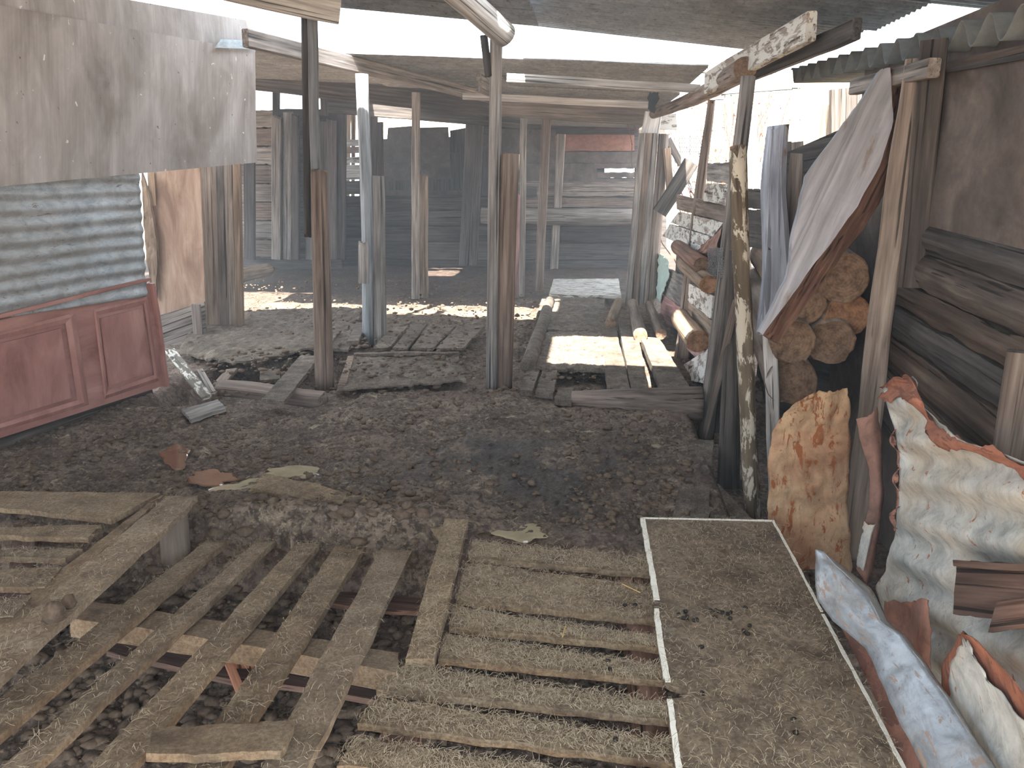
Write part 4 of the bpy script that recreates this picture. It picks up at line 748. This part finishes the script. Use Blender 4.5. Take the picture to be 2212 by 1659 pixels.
for k, (P, m) in enumerate((([(742, 246), (756, 246), (752, 560), (742, 560)], W_WARM), ([(758, 240), (768, 240), (764, 560), (758, 560)], W_WARM), ([(776, 244), (788, 244), (786, 560), (776, 560)], W_PALE), ([(738, 300), (790, 302), (788, 316), (738, 314)], W_PALE), ([(738, 318), (786, 316), (788, 330), (738, 332)], W_WARM), ([(740, 340), (800, 338), (800, 352), (740, 352)], W_WHITE), ([(740, 356), (800, 356), (800, 386), (740, 390)], W_PALE), ([(740, 392), (800, 390), (800, 420), (740, 420)], W_DARK))):
    quad('plank', P, m, .04, lambda x, y, k=k: D(x, y, 14.9 - .03 * k), grain='v' if k < 3 else 'u', nu=4, nv=4, jit=.02, parent=sb)
lf_ = thing('far_left_fence', V((-5, 12.6, 0)), 'tall dark fence of stacked slabs and upright posts at the far left', 'fence')
for k in range(8):
    y0 = 238 + k * 40; hb(520, 600, y0, y0 + 37, 12.9, W_BROWN if k % 2 else W_GREY, lf_, 'slab', .12)
for k, (x, y0, w, m) in enumerate(((540, 345, 22, W_DARK), (598, 250, 20, W_GREY), (622, 240, 18, W_GREY), (640, 246, 14, W_DARK), (672, 240, 22, W_DARK), (700, 262, 18, W_DARK), (718, 256, 20, W_DARK), (738, 235, 18, W_DARK), (806, 250, 16, W_DARK), (822, 262, 12, W_DARK))):
    timber('upright', D(x, 560, 12.5 + .08 * (k % 3)), D(x + (k % 3) - 1, y0, 12.5 + .08 * (k % 3)), px(w, 12.5), .10, m, parent=lf_, rag1=.06)
hb(600, 745, 268, 300, 12.9, W_DARK, lf_, 'rail', .06); hb(600, 745, 330, 352, 12.9, W_DARK, lf_, 'rail', .06); hb(600, 745, 235, 262, 13.0, W_DARK, lf_, 'rail', .06); hb(600, 745, 400, 540, 13.0, W_DARK, lf_, 'rail', .06)
quad('backing', [(480, 246), (738, 246), (738, 600), (480, 600)], W_DARK, .03, lambda x, y: D(x, y, 13.12), grain='u', parent=lf_)
for x in (597, 700): timber('gap_post', D(x, 250, 11.0), D(x, 190, 11.0), px(13, 11), .08, W_DARK, parent=lf_)
tag(log('floor_log', G(500, 600), G(578, 582), .11, .10, W_LOG, E_BROWN, n=6), 'thick log lying on the floor by the four bundled timbers', 'log')

# ------------------------------------------------------------------ boards and timbers on the middle floor
def fq(z): return lambda x, y: G(x, y, z)
def fb_(name, P, m, th, z, lab, cat='board', **k):
    k = dict(dict(grain='v', nu=8, nv=14, jit=.010, disp=rough_(.008, 12)), **k); return tag(quad(name, P, m, th, fq(z), **k), lab, cat)
fb_('muddy_board_sheet', [(560, 668), (784, 664), (752, 756), (420, 738)], FARDECK, .02, .03, 'dung-caked sheet on the floor behind the left stub post', 'sheet', nu=70, nv=60, disp=lambda u, v, p: .014 * nz(p, 6) + .014 * nz(p, 17) + .008 * nz(p, 40))
o = ruled('sagging_broken_sheet', [G(420, 700, .05), G(392, 742, .04), G(388, 764, -.02)], [G(760, 700, .03), G(700, 748, .05), G(505, 782, .0)], FARDECK, .018, nu=60, nv=40, jit=.025, disp=lambda u, v, p: .02 * nz(p, 5) + .012 * nz(p, 18) + .007 * nz(p, 40)); tag(o, 'sagging broken sheet edge over the dark hole beside the red door', 'sheet')
fb_('floor_plank', [(566, 862), (614, 866), (690, 770), (650, 766)], FARDECK, .03, .05, 'short wide plank tipped over the hole, left of the left stub post', 'plank')
fb_('cross_board', [(700, 752), (735, 700), (784, 664), (790, 676)], FARDECK, .03, .02, 'narrow board edge running back beside the dung-caked sheet', 'board')
tag(timber('sunken_timber', G(476, 838, -.02), G(700, 862, -.02), .11, .09, W_BROWN, V((0, -.4, 1)), n=8, rough=.008), 'squared brown timber across the front of the hole by the left stub post', 'timber')
tag(timber('white_spotted_plank', G(366, 758, .10), G(448, 858, -.02), .075, .025, W_PEEL, V((0.1, -.4, 1)), n=8, rough=.006), 'white-spotted plank tipped into the hole beside the red door', 'plank')
tag(timber('thin_stake', G(430, 800, .02), G(460, 850, -.03), .05, .03, W_GREY, V((0, -.3, 1)), rag0=.06), 'thin pointed stake next to the white-spotted plank', 'stake')
tag(timber('leaning_offcut', G(500, 800, -.06), G(450, 858, -.04), .09, .03, W_BROWN, V((0, -.3, 1))), 'brown offcut leaning out of the hole toward the camera', 'offcut')
fb_('flat_offcut', [(392, 884), (470, 862), (488, 880), (412, 906)], W_GREY, .025, -.01, 'pale-edged flat offcut lying in the mud in front of the hole', 'offcut', grain='u')
fb_('step_block', [(562, 800), (604, 796), (606, 818), (560, 822)], FARDECK, .08, .0, 'small stepped wood block down in the hole', 'block', nu=4, nv=3)
fb_('floor_sheet', [(752, 768), (988, 762), (1008, 822), (728, 842)], FARDECK, .012, .02, 'flat dung-caked sheet between the left stub and middle poles', 'sheet', nu=70, nv=30, grain='u', disp=lambda u, v, p: .010 * nz(p, 6) + .012 * nz(p, 17) + .008 * nz(p, 40))
tag(timber('sheet_rim', G(765, 766, .04), G(992, 762, .04), .04, .03, FARDECK, V((0, 0, 1)), n=10, rough=.012), 'raised dark batten along the back edge of the flat dung-caked sheet', 'batten')
fp2 = thing('slotted_floor_pallet', G(900, 720), 'small slotted pallet on the floor right of the silvery stub post', 'pallet')
for P in ([(806, 752), (840, 752), (884, 700), (852, 698)], [(848, 752), (880, 752), (922, 700), (892, 700)], [(888, 752), (935, 752), (985, 702), (930, 700)], [(942, 752), (1000, 752), (1046, 704), (992, 702)]):
    quad('slat', P, FARDECK, .025, fq(.03), nu=4, nv=10, jit=.01, disp=rough_(.008), parent=fp2)
tag(timber('left_board_end', G(762, 740, .05), G(782, 700, .05), .10, .03, FARDECK, V((0, 0, 1))), 'short board end standing proud left of the silvery stub post', 'board')
fb_('edge_strip', [(730, 830), (752, 768), (764, 770), (748, 830)], W_BROWN, .03, .03, 'narrow brown strip at the side of the flat dung-caked sheet', 'board', nu=3)
# right side walkway
fb_('muddy_floor_sheet', [(1150, 716), (1305, 716), (1308, 800), (1126, 790)], FARDECK, .025, .05, 'straw-littered sheet lying in the sun patch on the right', 'sheet', nu=60, nv=50, disp=lambda u, v, p: .010 * nz(p, 8) + .012 * nz(p, 24) + .010 * nz(p, 55))
fb_('muddy_floor_sheet', [(1172, 640), (1306, 646), (1305, 715), (1150, 712)], FARDECK, .025, .045, 'dark dung-caked sheet just behind the sun patch', 'sheet', nu=50, nv=50, disp=lambda u, v, p: .010 * nz(p, 8) + .012 * nz(p, 20) + .008 * nz(p, 45))
tag(log('muddy_rail', G(1188, 650, .06), G(1142, 790, .06), .055, .06, FARDECK, n=12, wob=.08), 'rounded mud-covered rail along the left side of the sunlit sheet', 'rail')
fb_('far_floor_sheet', [(1196, 602), (1336, 602), (1342, 640), (1186, 636)], W_WHITE, .03, .05, 'sheet with pale streaks at the back of the right-hand floor', 'sheet', grain='u', nu=12, nv=8)
for k, (P, lab) in enumerate((([(1312, 838), (1362, 842), (1328, 700), (1300, 700)], 'left of the three boards lying lengthwise by the patchwork wall'), ([(1364, 838), (1402, 842), (1372, 690), (1334, 690)], 'middle of the three boards lying lengthwise by the patchwork wall'), ([(1430, 842), (1496, 846), (1424, 730), (1384, 728)], 'right of the three boards lying lengthwise by the patchwork wall'))):
    tag(quad('walkway_board', P, FARDECK, .06, fq(.05 + .01 * k), nu=5, nv=16, jit=.01, disp=rough_(.008)), lab, 'board', 'lengthwise boards by the patchwork wall')
for k, (a, b, r, lab) in enumerate((((1318, 700), (1336, 652), .055, 'shortest thin log, left of the three beside the bundled timbers'), ((1384, 726), (1366, 656), .062, 'middle thin log, its sawn end toward the camera'), ((1428, 722), (1402, 658), .050, 'right thin log against the patchwork wall'))):
    tag(log('thin_floor_log', G(*a, .10), G(*b, .10), r, r * .9, W_LOG, E_BROWN, n=8, rag0=.02), lab, 'log', 'thin logs on the floor')
tag(log('threshold_log', G(1235, 862, .02), G(1515, 872, .02), .055, .115, W_BROWN, E_BROWN, n=12, wob=.05), 'heavy brown log lying across the floor in front of the walkway boards', 'log')
for k, (P, lab) in enumerate((([(1122, 842), (1150, 844), (1166, 798), (1138, 796)], 'left short dirty board end by the middle stub post'), ([(1158, 846), (1196, 850), (1204, 800), (1172, 798)], 'second short dirty board end by the middle stub post'), ([(1198, 862), (1234, 866), (1240, 838), (1208, 836)], 'third short dirty board end by the heavy brown log'))):
    tag(quad('board_end', P, FARDECK, .04, fq(.03), nu=4, nv=6, jit=.008, disp=rough_(.006)), lab, 'board', 'short board ends')
fb_('mud_edge_plank', [(1490, 950), (1541, 952), (1530, 1122), (1452, 1122)], FARDECK, .03, -.01, 'broad muddy plank running toward the chipboard panel', 'plank', nu=6, nv=14)
tag(timber('leaning_strut', G(1536, 1052, -.08), G(1606, 1128, -.16), .085, .03, FARDECK, V((.2, -.5, 1))), 'short muddy plank slipping into the hole behind the chipboard panel', 'plank')
tag(quad('sunken_plank', [(572, 1022), (1005, 1122), (962, 1150), (542, 1052)], DECK, .05, fq(.005), grain='u', nu=24, nv=5, jit=.014, disp=rough_(.014, 9)), 'mud-covered plank half sunk in slurry behind the wide-gapped pallet', 'plank')
hair_on('chipboard', [G(572, 1022, .01), G(1005, 1122, .01), G(962, 1150, .01), G(542, 1052, .01)], 250)

# ------------------------------------------------------------------ puddles, clods, droppings, hair
def pud(c, rx, ry, z, mat, lab, seed, sharp=.35):
    C_ = G(*c, z); vs = []; n = 40
    for i in range(n):
        a = 2 * math.pi * i / n; k = 1 + sharp * nz((math.cos(a) * 1.6 + seed, math.sin(a) * 1.6, seed)) * 1.6; vs.append(G(c[0] + math.cos(a) * rx * k, c[1] + math.sin(a) * ry * k, z) - C_)
    N = n; vs += [v * .9 + V((0, 0, .004)) for v in vs]
    fs = [(i, (i + 1) % n, N + (i + 1) % n, N + i) for i in range(n)] + [tuple(range(N, 2 * N))]
    fs = [f if (vs[f[1]] - vs[f[0]]).cross(vs[f[2]] - vs[f[1]]).z > 0 else tuple(reversed(f)) for f in fs]
    tag(link('puddle', vs, fs, mat, Matrix.Translation(C_)), lab, 'puddle')
pud((380, 985), 30, 24, -.035, P_BROWN, 'small brown puddle nearest the red door', 1); pud((452, 1034), 54, 18, -.035, P_BROWN, 'reddish brown puddle in front of the corner pallet', 2)
pud((560, 1062), 120, 26, -.040, P_GREY, 'pale slurry puddle along the sunk plank', 3); pud((640, 1020), 70, 12, -.02, P_GREY, 'thin pale slurry streak behind the sunk plank', 4)
pud((1048, 1138), 34, 16, -.03, P_DARK, 'glossy dark slurry pool at the tip of the loose thick plank', 5); pud((1130, 1150), 54, 18, -.02, P_GREY, 'glossy murky pool at the front of the muddy floor', 6)
pass
def clod_mesh(n, region, smin, smax, zf, mat, name):
    vs, fs = [], []; import bmesh
    bm = bmesh.new(); bmesh.ops.create_icosphere(bm, subdivisions=1, radius=1); iv = [v.co.copy() for v in bm.verts]; jf = [tuple(v.index for v in f.verts) for f in bm.faces]; bm.free()
    for _ in range(n):
        c = region()
        if c is None: continue
        s = smin + (smax - smin) * R() ** 3; k = len(vs); sd = R() * 50; z = zf(c.x, c.y); sq = U(.4, .8); ax = U(.7, 1.5)
        for v in iv:
            w = v * (1 + .5 * nz(v * 1.4 + V((sd, 0, 0)))); vs.append((c.x + w.x * s * ax, c.y + w.y * s, z + w.z * s * sq + s * .2))
        fs += [tuple(i + k for i in f) for f in jf]
    return link(name, vs, fs, mat, smooth=True)
def reg_mud():
    x, y = U(-60, 1490), 850 + 340 * R() ** .8; p = G(x, y)
    if p.y < 3.05 or p.x < -3.2 + .231 * (p.y - 3.81) or (nz((p.x * 1.4, p.y * 1.4, 20)) < -.05 and R() < .75): return None
    return p
tag(clod_mesh(5200, reg_mud, .004, .026, hfloor, M_CLOD, 'mud_clods'), 'dark dung clods strewn over the muddy middle floor', 'dung', kind='stuff')
def reg_far(): return G(U(420, 1300), U(600, 850))
tag(clod_mesh(2600, reg_far, .005, .028, lambda x, y: max(hfloor(x, y), .032 if 5.3 < y < 8.4 and -2.9 < x < .25 else -.02) , M_CLOD, 'mud_clods'), 'dung clods strewn over the far floor', 'dung', kind='stuff')
def reg_pit():
    p = G(U(60, 960), U(1180, 1640), -.28); return p
tag(clod_mesh(2400, reg_pit, .006, .036, hfloor, M_CLOD, 'mud_clods'), 'dark dung clods in the pit below the pallet slats', 'dung', kind='stuff')
def pellet_mesh():
    vs, fs = [], []; n, m = 8, 5
    for i in range(1, m):
        for j in range(n): a = math.pi * i / m; b = 2 * math.pi * j / n; vs.append((math.sin(a) * math.cos(b), math.sin(a) * math.sin(b), math.cos(a) * 1.35))
    vs += [(0, 0, 1.35), (0, 0, -1.35)]; t = len(vs) - 2
    for i in range(m - 2):
        for j in range(n): q = (j + 1) % n; fs.append((i * n + j, (i + 1) * n + j, (i + 1) * n + q, i * n + q))
    for j in range(n): q = (j + 1) % n; fs.append((t, j, q)); fs.append((t + 1, (m - 2) * n + q, (m - 2) * n + j))
    return vs, fs
pv, pf = pellet_mesh(); first = None
PEL = [(1465, 1327), (1481, 1320), (1477, 1335), (1484, 1333), (1500, 1340), (1505, 1338), (1534, 1318), (1545, 1332), (1555, 1321), (1561, 1323), (1572, 1326), (1578, 1323), (1577, 1335), (1610, 1312), (1620, 1351), (1607, 1362), (1615, 1368), (1515, 1397), (1517, 1497), (1714, 1554), (1719, 1582), (1545, 1318), (1350, 1307), (1372, 1306), (1357, 1362), (1313, 1428), (1318, 1445), (1329, 1597)]
for q in PEL:
    z = .030 if q[0] > 1420 else .012
    if first is None:
        first = link('dropping', [V(v) * .0072 for v in pv], pf, M_PELLET, None, None, True); o = first
    else: o = first.copy(); COL.objects.link(o)
    place(o, Matrix.Translation(G(*q, z)) @ Matrix.Rotation(U(0, 6), 4, 'Z') @ Matrix.Rotation(1.5, 4, 'X'))
    tag(o, 'small black dropping lying on the soiled chipboard panel' if q[0] > 1420 else 'small black dropping lying on the close-boarded pallet', 'dropping', 'droppings on the chipboard' if q[0] > 1420 else 'droppings on the pallet')
for q, s, lab in (((116, 1324), .030, 'large dung lump on the left pallet slat'), ((150, 1300), .020, 'smaller dung lump beside the large one on the left pallet slat')):
    vs = [V(v) * (1 + .35 * nz((v[0] * 1.5, v[1] * 1.5, v[2] * 1.5 + s * 99))) * s for v in pv]; o = link('dung_lump', vs, pf, M_CLOD, Matrix.Translation(T(*q, .325, -.06)), None, True); tag(o, lab, 'dung')
for q, z, L, a, lab in (((1345, 1262), .012, .085, -.8, 'yellow straw stalk on the close-boarded pallet beside the chipboard'), ((1215, 1375), .012, .05, 1.4, 'pale straw bit in a slot of the close-boarded pallet')):
    p = G(*q, z); tag(log('straw_stalk', p, p + V((math.cos(a) * L, math.sin(a) * L, .006)), .0022, .0016, M_STALK, seg=6, n=3), lab, 'straw')
def build_hair(key, items):
    vs, fs = [], []
    for P, n in items:
        nn = (P[1] - P[0]).cross(P[3] - P[0]).normalized(); nn = nn if nn.z > 0 else -nn
        for _ in range(n):
            u, v = U(-.012, 1.012), R(); p = P[0].lerp(P[1], u).lerp(P[3].lerp(P[2], u), v); a = U(0, 6.28); L = U(.010, .040); d = V((math.cos(a), math.sin(a), 0)); w = U(.0003, .0007); p = p + nn * .0085
            k = len(vs); cv = U(-.22, .22)
            for s in range(4):
                t = s / 3; q = p + d * (L * t) + V((-d.y, d.x, 0)) * (cv * L * t * t) + nn * (U(0, .004) + .012 * math.sin(3.14 * t) * R() * R()); sd = V((-d.y, d.x, .3)) * w; vs += [q - sd, q + sd]
            for s in range(3): fs.append((k + s * 2, k + s * 2 + 1, k + s * 2 + 3, k + s * 2 + 2))
    o = link('animal_hair', vs, fs, M_STRAW); tag(o, 'loose pale hair and chaff strewn over the ' + key, 'hair', kind='stuff')
for key, items in HAIRS.items(): build_hair(key, items)

# ------------------------------------------------------------------ dusty air
def haze():
    m = bpy.data.materials.new('dusty_air'); m.use_nodes = True; t = m.node_tree; t.nodes.remove(t.nodes['Principled BSDF'])
    s = t.nodes.new('ShaderNodeVolumeScatter'); s.inputs['Density'].default_value = HAZE; s.inputs['Color'].default_value = (.93, .96, 1, 1); s.inputs['Anisotropy'].default_value = .25
    t.links.new(s.outputs[0], t.nodes['Material Output'].inputs['Volume'])
    a, b = V((-9, -3, -.6)), V((5, 20, 4.2)); vs = [(x, y, z) for x in (a.x, b.x) for y in (a.y, b.y) for z in (a.z, b.z)]
    fs = [(0, 1, 3, 2), (4, 6, 7, 5), (0, 4, 5, 1), (2, 3, 7, 6), (0, 2, 6, 4), (1, 5, 7, 3)]
    tag(link('haze', vs, fs, m), 'thin dusty haze filling the shed', 'haze', kind='stuff')
if HAZE > 0: haze()
